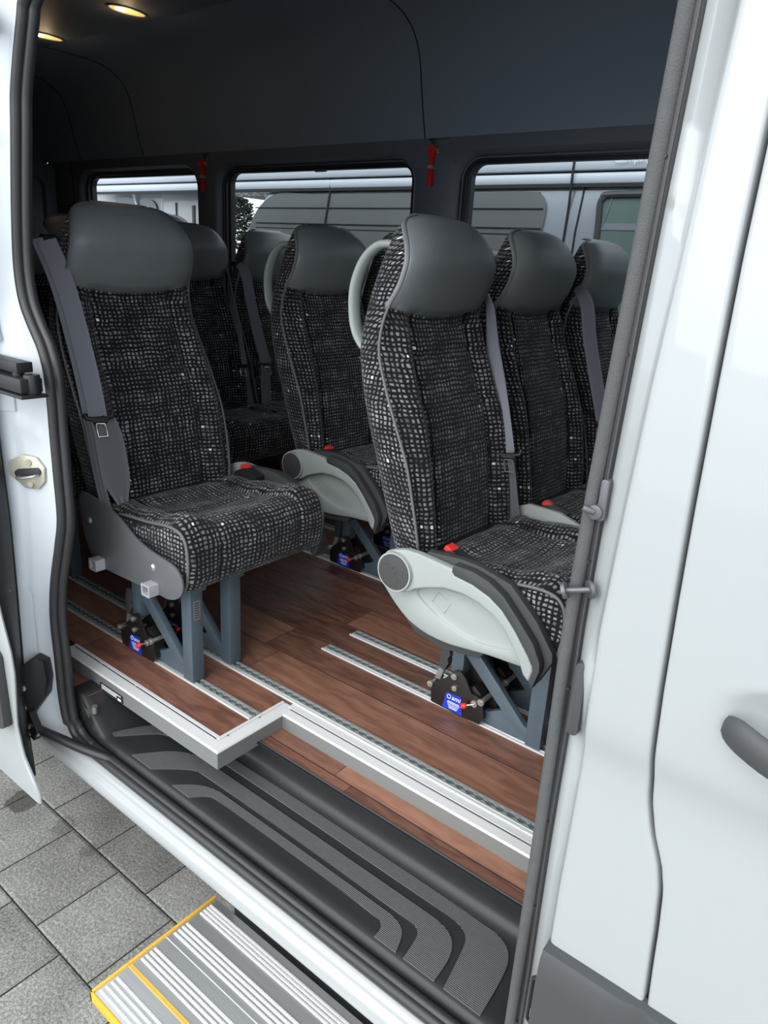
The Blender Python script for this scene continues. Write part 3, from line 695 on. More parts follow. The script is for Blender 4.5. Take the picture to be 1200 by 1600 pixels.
Ye_ = .893
plat = thing('platform', 'low walnut-topped aluminium-edged platform jutting over the step, under the leftmost big seat', 'platform', (-2.0, 1.0, LZ))
def ppart(name, mb, m, **kw): o = obj(name, mb, m, plat, **kw); o.location = Vector((2.0, -1.0, -LZ)); return o
c = MB(); c.box(-4.9, -1.1685, Ye_+.041, 1.1375, LZ+.001, FZ); ppart('wood_top', c, M['wood'], smooth=False)
XE = -1.138
def nosing(path_fn, n0): pass
c = MB()
pf = [(.042, .0012), (.034, .0012), (.0335, -.0014), (.0290, -.0014), (.0285, .0008), (.003, -.0006), (.0, -.003), (.0, -.0055), (.003, -.0065)]
Ye = Ye_
rows = [[(-1.80, Ye+o, FZ+z) for o, z in pf], [(-1.127-o, Ye+o, FZ+z) for o, z in pf], [(-1.127-o, 1.1375, FZ+z) for o, z in pf]]
c.grid(rows); c.f.append(list(range(len(pf))))
ppart('edge_profile', c, M['aluw'], sharp=12)
c = MB(); c.box(-1.80, -1.1285, Ye+.0010, 1.137, FZ-.049, FZ-.005); ppart('side_face', c, M['alud'], smooth=False)
c = MB()
for a, b_ in ((-1.79, -1.66), (-1.655, -1.50), (-1.495, -1.17)): c.box(a, b_, Ye+.0290, Ye+.0335, FZ-.0016, FZ-.0006)
ppart('groove_insert', c, M['clad'], smooth=False)
for (x, y) in ((-1.1585, .95), (-1.1585, 1.05)):
    c = MB(); c.cyl((x, y, FZ-.004), (x, y, FZ+.0006), .003, 10); ppart('screw', c, M['zinc'])
c = MB(); c.box(-1.612, -1.508, Ye-.0012, Ye+.001, FZ-.0455, FZ-.0245)
lb = ppart('name_plate', c, M['blackp'], smooth=False)
c = MB()
for i, z in enumerate((.6015, .5965, .5915)):
    e_ = -1.515 if i < 1 else -1.535
    c.box(-1.605, e_, Ye-.0018, Ye-.001, z-.0013, z+.0013)
c.box(-1.530, -1.515, Ye-.0018, Ye-.001, .587, .593)
obj('print', c, M['white'], lb, smooth=False)

def rail(x0, x1, y0, name, idx):
    """airline track: flat base, bright front lip, two scalloped lips over a channel"""
    w_ = .037
    c = MB(); c.box(x0, x1, y0, y0+.003, FZ-.001, FZ+.0035); c.box(x0, x1, y0+.003, y0+w_, FZ-.001, FZ+.0012)
    base = struct(name % idx, c, M['galv'], smooth=False)
    yc = y0+.003+(w_-.003)/2; hx0, hx1 = x0+.004, x1; n = int((hx1-hx0)/.0032)
    dsl = MB(); dsl.box(hx0, hx1, yc-.009, yc+.009, FZ+.0008, FZ+.0016); obj('rail_slot', dsl, M['plate'], base, smooth=False)
    for sg in (-1, 1):
        Pn = []
        for i in range(n+1):
            x = hx0+(hx1-hx0)*i/n; ph = (x % .0254)/.0254-.5
            r_ = .0035 + (.0048*math.sqrt(max(0, 1-(ph/.34)**2)) if abs(ph) < .34 else 0)
            yi = yc+sg*r_; yo = yc+sg*.0125
            Pn.append([(x, yi, FZ+.0012), (x, yi, FZ+.0055), (x, yo, FZ+.0055), (x, yo+sg*.002, FZ+.0012)])
        l = MB(); l.grid(Pn); l.f.append([0, 1, 2, 3]); l.f.append([n*4+i for i in range(4)]); obj('rail_lip', l, M['galv'], base, sharp=30)
    b2 = MB(); b2.box(x0, x1, y0-.0015, y0+.0035, FZ+.0, FZ+.0042); obj('rail_edge', b2, M['aluw'], base, smooth=False)
    return base
for i, (a, b_, y) in enumerate(((-4.6, -1.170, 1.027), (-4.6, .6, 1.150), (-1.280, .6, 1.401), (-1.277, .6, 1.523), (-4.6, .6, 1.900), (-4.6, .6, 2.157), (-4.6, .6, 2.40))):
    rail(a, b_, y, 'trim_%d', 11+i)

# ================================================================== SEAT
LV = [(.39, -.440, -.335, -.345, .212), (.46, -.460, -.342, -.352, .222), (.55, -.490, -.360, -.364, .227), (.64, -.520, -.385, -.380, .228), (.72, -.548, -.422, -.398, .227), (.80, -.570, -.460, -.430, .223),
      (.88, -.585, -.494, -.458, .214), (.94, -.583, -.497, -.478, .205), (.985, -.580, -.487, -.480, .197), (1.03, -.572, -.463, -.452, .191), (1.08, -.557, -.450, -.432, .185), (1.115, -.543, -.458, -.436, .176), (1.145, -.530, -.476, -.450, .163), (1.165, -.522, -.492, -.468, .148), (1.178, -.515, -.500, -.482, .125), (1.186, -.510, -.505, -.495, .085)]
ZSEAM = .985
def back_levels(n):
    pts = spline(LV, n); return pts
def smin(a): return max(0.0, min(1.0, a))
def back_surface():
    L = back_levels(140); NF, NR = 76, 26
    rows = []
    for (z, xr, xp, xf, hw) in L:
        row = []
        up = smin((z-.94)/.06)                         # 1 within the head area
        for j in range(NF+1):
            th = -PI/2+PI*j/NF; s = math.sin(th)*.55+ (2*j/NF-1)*.45
            F = (1-abs(s)**(2.6+1.2*(1-up)))**(.62)
            x = xp+(xf-xp)*F
            if up < 1:
                q = 1-up
                x += q*.026*math.exp(-((abs(s)-.79)/.13)**2)*(F if abs(s) > .9 else 1)
                x -= q*.016*math.exp(-((abs(s)-.58)/.028)**2)
                fade = smin((z-.42)/.05)
                for zi in (.53, .655, .766, .878):
                    x -= q*.0095*math.exp(-((z-zi)/.005)**2)*smin((.62-abs(s))/.04)*fade
                x += q*.0022*math.exp(-((z-zi-.045)/.025)**2)*smin((.58-abs(s))/.1)*fade
            row.append((x, hw*s, z-(.024*(1-s*s)*math.exp(-((z-.99)/.06)**2))))
        for j in range(1, NR):
            ph = PI*j/NR; cs = math.cos(ph); sn = math.sin(ph)
            y = hw*(abs(cs)**.30)*(1 if cs > 0 else -1); x = xp+(xr-xp)*(sn**.55)
            row.append((x, y, z))
        rows.append(row)
    return L, rows, NF, NR
Lv, rows, NF, NR = back_surface()
NC = len(rows[0])
def arcs():
    U = []
    for row in rows:
        a = [0.0]*(NC+1); 
        for j in range(1, NC+1): a[j] = a[j-1]+math.dist(row[j-1], row[j % NC])
        mid = a[NF//2]; U.append([q-mid for q in a])
    V = [0.0]
    for i in range(1, len(rows)): V.append(V[-1]+math.dist(rows[i-1][NF//2], rows[i][NF//2])*.5+math.dist(rows[i-1][NF+NR//2], rows[i][NF+NR//2])*.5)
    return U, V
U, V = arcs()
def make_backrest_mesh():
    c = MB(); c.grid(rows, closed_v=True, uv=lambda i, j: (U[min(i, len(U)-1)][j], V[min(i, len(V)-1)]))
    n = len(rows); b0 = (n-1)*NC
    c.f.append([b0+j for j in range(NC)]); c.f.append([j for j in range(NC)][::-1])
    return c.mesh('backrest', sharp=80)
def make_head_mesh():
    c = MB(); P = []
    idx = [i for i, l in enumerate(Lv) if l[0] > ZSEAM-.002]
    first = idx[0]; n = len(idx)
    for q, i in enumerate(idx):
        z, xr, xp, xf, hw = Lv[i]; row = []
        lift = .003+.011*smin(q/3.0)*smin((n-1-q)/6.0+.15)
        for j in range(NF+1):
            x, y, zz = rows[i][j]; s = y/hw
            e = lift*(1-abs(s)**6)
            row.append((x+e+.002, y*(1+.006*smin(q/3)), zz))
        row = [(xp-.012, -hw*1.004, z)]+row+[(xp-.012, hw*1.004, z)]
        P.append(row)
    # over the top, to the back
    z, xr, xp, xf, hw = Lv[-1]; mrow = P[-1]
    P.append([(x-.012, y*.92, zz+.005) for x, y, zz in mrow]); P.append([(x-.028, y*.86, zz+.003) for x, y, zz in mrow]); P.append([(-.515, y*.80, zz-.004) for x, y, zz in mrow])
    # lower tuck
    low_ = [(x-.010, y*.995, zz-.003) for x, y, zz in P[0]]
    c.grid([low_]+P); return c.mesh('headrest', sharp=70)
def make_back_piping(sg):
    c = MB(); pts = []
    for (z, xr, xp, xf, hw) in Lv[2:]:
        pts.append((xp-.0005, sg*(hw+.001), z))
    c.tube(pts, .0036, 8)
    return c.mesh('piping')
CP = [(-.30, .300), (-.335, .315), (-.345, .36), (-.34, .405), (-.31, .428), (-.22, .426), (-.12, .432), (-.05, .446), (.0, .455), (.032, .447), (.052, .425), (.060, .39), (.058, .345), (.050, .308), (.028, .289), (-.05, .285), (-.18, .29)]
def make_cushion_mesh():
    pf = spline(CP, 96, closed=True); n = 96; hw = .233
    acc = [0.0]
    for i in range(1, n+1): acc.append(acc[-1]+math.dist(pf[i-1], pf[i % n]))
    cx, cz = -.14, .365
    ss = sub(5, 0, 1); rws = []; ys = []
    def rowat(y, inset):
        row = []
        for (x, z) in pf:
            s = abs(y)/hw
            top = smin((z-.40)/.03)*smin((.05-x)/.04); front = smin((x-.02)/.03)*smin((z-.29)/.03)*smin((.45-z)/.03)
            zz = z+top*(.020*math.exp(-((s-.80)/.17)**2)*smin((x+.33)/.1)-.010*math.exp(-(s/.55)**2)*smin((x+.30)/.1)*smin((.02-x)/.1)-.009*math.exp(-((s-.60)/.03)**2))
            zz -= top*.006*math.exp(-((x+.13)/.008)**2)*(1 if s < .6 else 0)
            zz -= top*.004*math.exp(-((x+.02)/.007)**2)
            zz += top*.0026*(math.sin(x*52+y*21+1.3*math.sin(y*30))+.6*math.sin(x*95-y*33))*smin((s-.02)*4)
            xx = x+front*.0022*math.sin(y*60+z*40)+front*(.008*math.exp(-(s/.5)**2)-.006*math.exp(-((s-.60)/.03)**2))
            dx, dz = xx-cx, zz-cz; L_ = math.hypot(dx, dz)
            row.append((xx-dx/L_*inset, y, zz-dz/L_*inset))
        return row
    Y = []
    for t in (0, .15, .35, .6, .8, 1.0): Y.append((-hw+.020*(1-math.cos(t*PI/2)) if False else -hw+.020*t, .018*(1-math.sqrt(max(0, 1-(1-t)**2)))))
    Y = Y+[(y, 0) for y in sub(44, -hw+.024, hw-.024)]+[(-a, b_) for a, b_ in Y[::-1]]
    c = MB(); c.grid([rowat(y, i_) for y, i_ in Y], closed_v=True, uv=lambda i, j: (Y[min(i, len(Y)-1)][0], acc[j] if j <= n else acc[n]))
    L_ = len(Y)
    for i0, rev, sy in ((0, False, -1), ((L_-1)*n, True, 1)):
        ids = [i0+j for j in range(n)]; uvs = [(c.v[q][0], c.v[q][2]) for q in ids]
        if rev: ids = ids[::-1]; uvs = uvs[::-1]
        c.face(ids, uvs)
    return c.mesh('cushion', sharp=50)
def make_cushion_piping(sg):
    c = MB()
    if True:
        pts = [(-.23, .428), (-.18, .434), (-.10, .440), (-.03, .449), (.015, .447), (.038, .432), (.048, .405), (.050, .36), (.044, .318), (.034, .297)]
        c.tube([(x, sg*.2335, z) for x, z in spline(pts, 30)], .0038, 8)
    return c.mesh('piping')
ME = dict(back=make_backrest_mesh(), head=make_head_mesh(), bp1=make_back_piping(-1), bp2=make_back_piping(1), cus=make_cushion_mesh(), cp1=make_cushion_piping(-1), cp2=make_cushion_piping(1))

def make_leg(t, y):
    f = MB(); f.box(-.040, 0, y-.019, y+.019, .0055, .283)
    leg = obj('leg', f, M['steel'], t, bevel=.003)
    g2 = MB(); g2.box(-.262, -.228, y-.018, y+.018, .115, .285)
    g2.prism([(-.240, .205), (-.205, .195), (-.052, .045), (-.038, .040), (-.038, .0065), (-.215, .0065), (-.215, .034), (-.150, .040), (-.115, .060), (-.228, .165)], y-.008, y+.010, 'y')
    obj('brace', g2, M['steel'], leg, bevel=.0018)
    p = MB(); p.box(-.012, .002, y-.012, y+.030, .262, .276); obj('tab', p, M['steel'], leg, bevel=.001)
    return leg
def make_lock(t, y):
    """rail clamp: black side plates, bolts, lever, blue label"""
    c = MB(); body = [(-0.307, 0.010), (-0.310, 0.050), (-0.302, 0.068), (-0.270, 0.094), (-0.254, 0.112), (-0.244, 0.126), (-0.226, 0.131), (-0.212, 0.118), (-0.190, 0.082), (-0.172, 0.082), (-0.158, 0.072), (-0.150, 0.030), (-0.160, 0.008), (-.22, .006)]
    c.prism(body, y-.030, y-.024, 'y'); c.prism([(a*1.0+.012, b_) for a, b_ in body], y+.018, y+.022, 'y')
    c.prism([(-.20, .02), (-.205, .09), (-.19, .10), (-.17, .085), (-.155, .02)], y-.02, y+.012, 'y')
    lk = obj('floor_lock', c, M['lockblack'], t, bevel=.0015)
    for x, z, r_, l in ((-.242, .112, .0085, .030), (-.238, .080, .0075, .004), (-.311, .062, .0085, .022), (-.178, .062, .009, .022), (-.160, .074, .009, .022)):
        b_ = MB(); b_.tube([(x, y+l, z), (x, y-.030, z), (x, y-.0301, z), (x, y-.036, z), (x, y-.0362, z), (x, y-.0385, z)], [r_*.7, r_*.7, r_, r_, r_*.55, r_*.5], 14)
        obj('bolt', b_, M['zinc'], lk, sharp=30)
    l = MB(); l.prism([(-.262, .058), (-.218, .062), (-.210, .010), (-.270, .012)], y-.0315, y-.0305, 'y'); obj('blue_label', l, M['blue'], lk, smooth=False)
    tx = obj('print', ME['ami'], M['white'], lk); tx.rotation_euler = (PI/2, 0, 0); tx.location = (-.2445, y-.0318, .044)
    pl = MB()
    for i, z in enumerate((.036, .032, .027, .022, .018)):
        w_ = (.017, .019, .016, .014, .012)[i]; pl.box(-.238-w_, -.238+w_, y-.0322, y-.0312, z-.0007, z+.0007)
    pl.tube([(-.252+.0055*math.cos(a), y-.032, .0495+.0055*math.sin(a)) for a in [2*PI*q/12 for q in range(12)]], .0008, 6, closed=True)
    obj('print_lines', pl, M['white'], lk, smooth=False)
    rk = MB(); rk.tube(spline([(-.205, y-.046, .049), (-.202, y-.046, .051), (-.196, y-.045, .054), (-.192, y-.044, .056)], 8), [.003, .0065, .0075, .0075, .0075, .007, .0055, .003], 10); obj('red_knob', rk, M['red'], lk)
    rk = MB(); rk.cyl((-.195, y-.044, .055), (-.175, y-.036, .064), .0022, 8); obj('knob_stem', rk, M['zinc'], lk)
    lv = MB(); lv.prism([(-.290, .185), (-.268, .187), (-.272, .165), (-.268, .155), (-.276, .140), (-.272, .130), (-.282, .105), (-.300, .110), (-.298, .15)], y-.018, y+.004, 'y'); obj('lever', lv, M['darkp'], lk, bevel=.002)
    lw = MB(); lw.prism([(-.300, .112), (-.285, .108), (-.296, .070), (-.312, .070)], y-.012, y-.002, 'y'); obj('lever_plate', lw, M['alud'], lk, bevel=.001)
    return lk
ME['ami'] = text_mesh('ami', .0185, .0003, .25)

def armrest(t, side):
    """side -1: left flank, +1: right flank (mirrored)"""
    A = lambda y: side*y
    def pz(c, pts, a, b_): c.prism(pts, min(A(a), A(b_)), max(A(a), A(b_)), 'y')
    ol = spline([(-0.418, 0.345), (-0.393, 0.314), (-0.363, 0.288), (-0.328, 0.266), (-0.28, 0.252), (-0.222, 0.248), (-0.163, 0.254), (-0.106, 0.262), (-0.047, 0.266), (-0.018, 0.270), (-0.006, 0.285), (-0.046, 0.363), (-0.12, 0.415), (-0.238, 0.424), (-0.339, 0.400), (-.40, .38)], 160, True)
    ln = spline([(-0.318, 0.350), (-0.284, 0.372), (-0.235, 0.386), (-0.181, 0.389), (-0.138, 0.381), (-0.099, 0.362), (-0.070, 0.336), (-0.050, 0.300), (-0.081, 0.288), (-0.127, 0.281), (-0.175, 0.282), (-0.226, 0.294), (-0.28, 0.320)], 160, True)
    cx, cz = -.19, .335
    def polar(P_):
        q_ = sorted((math.atan2(z-cz, x-cx), math.hypot(x-cx, z-cz)) for x, z in P_); th = [a[0] for a in q_]; rr = [a[1] for a in q_]
        th = [th[-1]-2*PI]+th+[th[0]+2*PI]; rr = [rr[-1]]+rr+[rr[0]]
        return lambda a: float(np.interp(a, th, rr))
    fo, fl = polar(ol), polar(ln); c = MB(); AN = [-PI+2*PI*i/96 for i in range(96)]
    def ring(f, k_, y, add=0.0): return [(cx+(f(a)*k_+add)*math.cos(a), A(y), cz+(f(a)*k_+add)*math.sin(a)) for a in AN]
    c.grid([ring(fo, 1, .236), ring(fo, 1, .246), ring(fo, 1, .251, -.002), ring(fo, 1, .2535, -.006), ring(fl, 1.0, .2545), ring(fl, 1, .2535, -.003), ring(fl, 1, .2475, -.006), ring(fl, .80, .2455), ring(fl, .4, .2465), ring(fl, .1, .2470)], closed_v=True)
    c.f.append([96*9+i for i in range(96)]); c.f.append(list(range(96)))
    cov = obj('side_cover', c, M['lightp'], t, sharp=50)
    q = MB(); sq = [(-0.272, 0.338), (-0.257, 0.366), (-0.219, 0.350), (-0.236, 0.320)]
    q.tube([(x, A(.2465), z) for x, z in sq], .0014, 6, closed=True); obj('embossed_square', q, M['lightp'], cov)
    # swivelling arm
    al = [(-0.415, 0.365), (-0.420, 0.385), (-0.414, 0.410), (-0.399, 0.430), (-0.372, 0.441), (-0.344, 0.448), (-0.312, 0.449), (-0.212, 0.440), (-0.209, 0.426), (-0.162, 0.420), (-0.119, 0.406), (-0.085, 0.386), (-0.049, 0.350), (-0.013, 0.305), (0.000, 0.285), (0.002, 0.275), (-0.004, 0.246), (-0.019, 0.258), (-0.030, 0.282), (-0.053, 0.318), (-0.077, 0.347), (-0.103, 0.366), (-0.142, 0.383), (-0.187, 0.391), (-0.235, 0.388), (-0.284, 0.372), (-0.315, 0.359), (-0.325, 0.350), (-0.345, 0.341), (-0.369, 0.337), (-0.396, 0.345)]
    c = MB(); pz(c, al, .258, .280); arm = obj('armrest', c, M['lightp'], t, bevel=.005, seg=3); arm.location = (.011, 0, .010)
    pad = [(-0.214, 0.452), (-0.217, 0.434), (-0.209, 0.427), (-0.162, 0.421), (-0.119, 0.407), (-0.085, 0.387), (-0.049, 0.351), (-0.013, 0.306), (0.000, 0.286), (0.002, 0.276), (-0.004, 0.246), (0.006, 0.234), (0.018, 0.280), (0.016, 0.300), (-0.004, 0.338), (-0.05, 0.386), (-0.085, 0.420), (-0.123, 0.441), (-0.165, 0.451)]
    c = MB(); pz(c, pad, .257, .281); obj('arm_pad_edge', c, M['clad'], arm, bevel=.003)
    bk_ = [(-0.30, 0.452), (-0.208, 0.460), (-0.165, 0.458), (-0.082, 0.440), (-0.013, 0.378), (0.031, 0.319), (0.034, 0.299), (0.006, 0.236), (-.01, .25), (0.0, .28), (-.06, .36), (-.12, .40), (-.2, .425), (-.3, .435)]
    c = MB(); pz(c, bk_, .236, .258); obj('arm_pad', c, M['darkp'], arm, bevel=.003)
    c = MB(); c.cyl((-.369, A(.262), .388), (-.369, A(.289), .388), .050, 40, .048); obj('pivot_ring', c, M['lightp'], arm, sharp=40)
    c = MB(); c.cyl((-.369, A(.27), .388), (-.369, A(.2915), .388), .0435, 40); dk = obj('pivot_disc', c, M['disc'], arm, bevel=.0015)
    e = MB(); ca, sa = math.cos(math.radians(-48)), math.sin(math.radians(-48))
    for i, (a, b2, c2, d2) in enumerate(((-.030, -.012, -.022, .0), (-.016, 0, -.008, .004), (-.008, .001, -.008, .012), (-.004, .012, .004, .012), (.004, .001, .004, .012), (.008, .001, .016, .001), (-.02, -.008, .03, -.008), (.012, .004, .022, .004), (.02, .001, .026, .001))):
        p = (-.369+a*ca-b2*sa, A(.292), .388+a*sa+b2*ca); q_ = (-.369+c2*ca-d2*sa, A(.292), .388+c2*sa+d2*ca); e.tube([p, tuple((u_+v_)/2 for u_, v_ in zip(p, q_)), q_], .0009, 6)
    obj('embossing', e, M['disc'], dk)
    c = MB(); pz(c, [(-.36, .27), (-.32, .235), (-.24, .222), (-.14, .235), (-.12, .262), (-.25, .27)], .19, .238); obj('under_cover', c, M['darkp'], cov, bevel=.004)
    return cov

def belt(t, side, style):
    s = side
    if style == 'A':     # full strap on the door side, two strands
        path = spline([(-.500, s*.222, 1.085), (-.470, s*.208, 1.01), (-.446, s*.200, .935), (-.404, s*.196, .80), (-.375, s*.196, .70), (-.366, s*.196, .655)], 24)
        wv = (.30, s*-.95, .05); c = MB(); c.ribbon(path, wv, .047)
        w_ = obj('belt', c, M['belt'], t)
        c = MB(); c.ribbon([(p[0]-.010, p[1]+s*.016, p[2]+.003) for p in path[:23]], wv, .036); obj('belt_strand', c, M['belt'], w_)
        lap = spline([(-.366, s*.194, .655), (-.350, s*.194, .61), (-.338, s*.196, .56), (-.318, s*.200, .50), (-.292, s*.206, .455), (-.270, s*.212, .425)], 16)
        c = MB(); c.ribbon([(p[0]+.004, p[1]-s*.014, p[2]) for p in lap], [(.25, s*-.97, 0)]*16, [.046, .054, .062, .068, .072, .075, .076, .076, .075, .072, .066, .056, .044, .034, .026, .02]); obj('lap_belt', c, M['beltdark'], w_)
        c = MB(); c.ribbon([(p[0]-.004, p[1]+s*.030, p[2]) for p in lap], wv, .024); obj('belt_strand', c, M['beltdark'], w_)
        tz = (-.360, s*.196, .655)
    else:
        path = spline([(-.500, s*.200, 1.04), (-.460, s*.198, .99), (-.435, s*.195, .886), (-.398, s*.190, .764), (-.360, s*.180, .64), (-.352, s*.178, .610)], 24)
        if s > 0: wv = [Vector((.50+.35*(i/23)**.8, -.80+1.32*(i/23)**.8, 0)).normalized() for i in range(24)]
        else: wv = (.60, .80, 0)
        c = MB(); c.ribbon(path, list(wv) if isinstance(wv, list) else wv, .047); w_ = obj('belt', c, M['belt'], t)
        lap = spline([(-.354, s*.178, .610), (-.345, s*.184, .56), (-.3355, s*.190, .50), (-.319, s*.200, .42), (-.312, s*.205, .40)], 12)
        c = MB(); c.ribbon(lap, [(.85, .52, 0) if s > 0 else (.60, .80, 0)]*12, [.045]*12); obj('lap_belt', c, M['beltdark'], w_)
        tz = (-.347, s*.178, .610)
    if style != 'A' and s < 0:
        for o_ in [w_]+list(w_.children): o_.location = (.022, 0, 0) if o_ is w_ else (0, 0, 0)
    x, y, z = tz; up = Vector((-.25, 0, .97)); ac = Vector((.30, -s*.95, 0) if style == 'A' else ((.85, .52, 0) if s > 0 else (.60, .80, 0))).normalized(); nn = Vector((.9, s*.30, .25) if style == 'A' else (ac.y, -ac.x, .25)).normalized()
    def pt(a, b_, o=0): return Vector(tz)+ac*a+up*b_+nn*o
    c = MB()
    c.tube([pt(-.036, .010, .004), pt(-.032, -.002, .005), pt(-.015, -.006, .006), pt(.015, -.006, .006), pt(.032, -.002, .005), pt(.038, .012, .004)], .0058, 10)
    c.tube([pt(-.014, -.010, .006), pt(.014, -.010, .006)], .007, 8) if False else c.cyl(pt(-.018, -.011, .006), pt(.018, -.011, .006), .0065, 10)
    tg = obj('belt_tongue', c, M['blackp'], w_)
    c = MB(); c.tube([pt(-.010, -.018, .007), pt(-.012, -.030, .007), pt(-.012, -.052, .007), pt(.012, -.052, .007), pt(.012, -.030, .007), pt(.010, -.018, .007)], .0028, 8, closed=True); obj('latch_loop', c, M['zinc'], w_)
    k_ = MB(); gz1 = 1.088 if style == 'A' else 1.035; k_.cyl((-.525, s*.170, gz1), (-.510, s*.215, gz1), .010, 14); k_.cyl((-.515, s*.195, gz1), (-.510, s*.228, gz1), .015, 18, .012)
    obj('belt_guide', k_, M['blackp'], w_)
    return w_
def buckle(t, side):
    s = side; c = MB(); a = Vector((-.275, s*.215, .425)); dv = Vector((.50, 0, .30)).normalized()
    c.prism([(-.300, .415), (-.285, .452), (-.245, .470), (-.190, .452), (-.200, .425), (-.25, .41)], min(s*.196, s*.230), max(s*.196, s*.230), 'y'); b_ = obj('buckle', c, M['blackp'], t, bevel=.003)
    c = MB(); c.prism([(-.260, .477), (-.198, .450), (-.194, .440), (-.205, .443), (-.266, .466)], min(s*.199, s*.228), max(s*.199, s*.228), 'y'); obj('red_button', c, M['red'], b_, bevel=.0015)
    return b_
def grab_handle(t):
    path = spline([(-.530, -.120, 1.120), (-.575, -.130, 1.118), (-.610, -.140, 1.085), (-.632, -.145, 1.03), (-.636, -.145, .975), (-.625, -.145, .920), (-.600, -.14, .88), (-.560, -.135, .86)], 26)
    c = MB(); P = []
    pv = [Vector(p) for p in path]
    for i, p in enumerate(pv):
        tt = (pv[min(i+1, 25)]-pv[max(i-1, 0)]).normalized(); yv = Vector((0, 1, 0)); nn = tt.cross(yv).normalized()
        P.append([tuple(p+yv*(.020*math.cos(a))+nn*(.010*math.sin(a))) for a in [2*PI*q/14 for q in range(14)]])
    c.grid(P, closed_v=True); return obj('grab_handle', c, M['lightp'], t)

def make_seat(label, X, Y, legs, locks=True, arm=None, belts=(), side_plate=False, handle=False, buck=None, dz=0.0, group=None):
    t = thing('passenger_seat', label, 'seat', (X, Y, FZ+dz), group)
    obj('cushion', ME['cus'], M['fabric'], t); b_ = obj('backrest', ME['back'], M['fabric'], t)
    obj('headrest', ME['head'], M['leather'], t); [obj('piping', ME[q], M['piping'], t) for q in ('bp1', 'bp2', 'cp1', 'cp2')]
    u = MB(); u.box(-.30, -.01, -.20, .20, .292, .310); u.box(-.05, -.03, -.205, .205, .290, .306); u.box(-.262, -.235, -.205, .205, .268, .290); obj('seat_frame', u, M['steel'], t, bevel=.002)
    u = MB(); u.box(-.40, -.26, -.19, .19, .29, .42); obj('hinge_box', u, M['blackp'], t, bevel=.01)
    for y in legs:
        make_leg(t, y)
        if locks: make_lock(t, y)
    if arm: armrest(t, arm)
    for s, st_ in belts: belt(t, s, st_)
    if buck: buckle(t, buck)
    if handle: grab_handle(t)
    if side_plate:
        c = MB(); pl = [(-0.384, 0.44), (-0.374, 0.455), (-0.345, 0.462), (-0.255, 0.448), (-0.192, 0.428), (-0.135, 0.398), (-0.073, 0.380), (0.016, 0.368), (0.045, 0.352), (0.056, 0.330), (0.053, 0.305), (0.032, 0.283), (-0.004, 0.270), (-0.064, 0.270), (-0.264, 0.265), (-0.318, 0.272), (-0.345, 0.292), (-0.368, 0.33), (-.382, .39)]
        c.prism(spline(pl, 60, True), -.256, -.250, 'y'); sp = obj('side_plate', c, M['plate'], t, bevel=.001)
        for x, z in ((-.339, .388), (-.063, .337)):
            q = MB(); q.cyl((x, -.256, z), (x, -.261, z), .011, 20, .007); obj('plate_bolt', q, M['zinc'], sp)
        for x, z in ((-.295, .279), (-.058, .284)):
            q = MB(); o = rrect(x-.017, x+.017, z-.016, z+.016, .003, 4); i_ = rrect(x-.012, x+.012, z-.011, z+.011, .002, 4)
            q.grid([[(p[0], -.25, p[1]) for p in o], [(p[0], -.283, p[1]) for p in o], [(p[0], -.283, p[1]) for p in i_], [(p[0], -.25, p[1]) for p in i_]], closed_v=True)
            obj('frame_tube', q, M['silverp'], sp, sharp=30)
        q = MB(); q.box(-.0005, .001, legs[0]-.010, legs[0]+.010, .185, .240); obj('leg_sticker', q, M['alud'], t, smooth=False)
        q = MB()
        for z in sub(7, .192, .233): q.box(.001, .0014, legs[0]-.0075, legs[0]+.006, z-.0011, z+.0011)
        obj('sticker_print', q, M['seamd'], t, smooth=False)
    return t

X1, X2, X3, X4 = -.575, -1.39, -2.21, -3.03
make_seat('patterned seat on the walnut platform, with a grey metal side plate and two bolts', X2, 1.22, (-.174, -.048), belts=((-1, 'A'),), side_plate=True, buck=1, arm=1, group='patterned passenger seats')
make_seat('foreground patterned seat with light grey armrest cover facing the doorway and white grab handle', X1, 1.55, (-.130, -.008), arm=-1, belts=((1, 'B'),), handle=True, buck=-1, group='patterned passenger seats')
make_seat('middle seat of the front trio, between the armrest seat and the window seat', X1, 2.035, (-.116, .141), handle=True, buck=-1, group='patterned passenger seats')
make_seat('window seat of the front trio, half hidden by the door pillar', X1, 2.515, (-.096, .15), locks=False, belts=((-1, 'B'),), group='patterned passenger seats')
make_seat('second-row seat across the aisle with light grey armrest cover above a rail lock', X2, 2.02, (-.102, .156), arm=-1, handle=True, buck=-1, group='patterned passenger seats')
make_seat('second-row window seat hidden behind the foreground seat with the white handle', X2, 2.50, (-.082, .15), locks=False, group='patterned passenger seats')
make_seat('third-row aisle seat peeking out right behind the platform seat, belt on its right', X3, 2.035, (-.116, .141), locks=False, belts=((1, 'B'),), group='patterned passenger seats')
make_seat('third-row window seat, its headrest top catching light beside the window post', X3, 2.515, (-.096, .15), locks=False, belts=((-1, 'B'),), group='patterned passenger seats')
make_seat('third-row seat behind the platform seat, cut off by the black door seal at left', X3, 1.235, (-.19, -.063), locks=False, group='patterned passenger seats')
make_seat('back-row window seat, only its rounded top dark against the rear side window', X4, 2.50, (-.08, .15), locks=False, dz=.07, group='patterned passenger seats')
make_seat('back-row inner seat, a patterned sliver beside the wooden-looking rear corner', X4, 2.02, (-.10, .155), locks=False, dz=.02, group='patterned passenger seats')

# light grey console between the two nearest front-trio seats
c = MB(); c.prism([(-.34, .36), (-.34, .445), (-.29, .465), (-.20, .462), (-.10, .430), (-.06, .38), (-.06, .34)], -.008, .008, 'y')
con = obj('seat_console', c, M['lightp'], bevel=.004); con.location = (X1, 1.792, FZ)
tag(con, 'light grey plastic console wedged between the foreground seat and the middle seat', 'console')

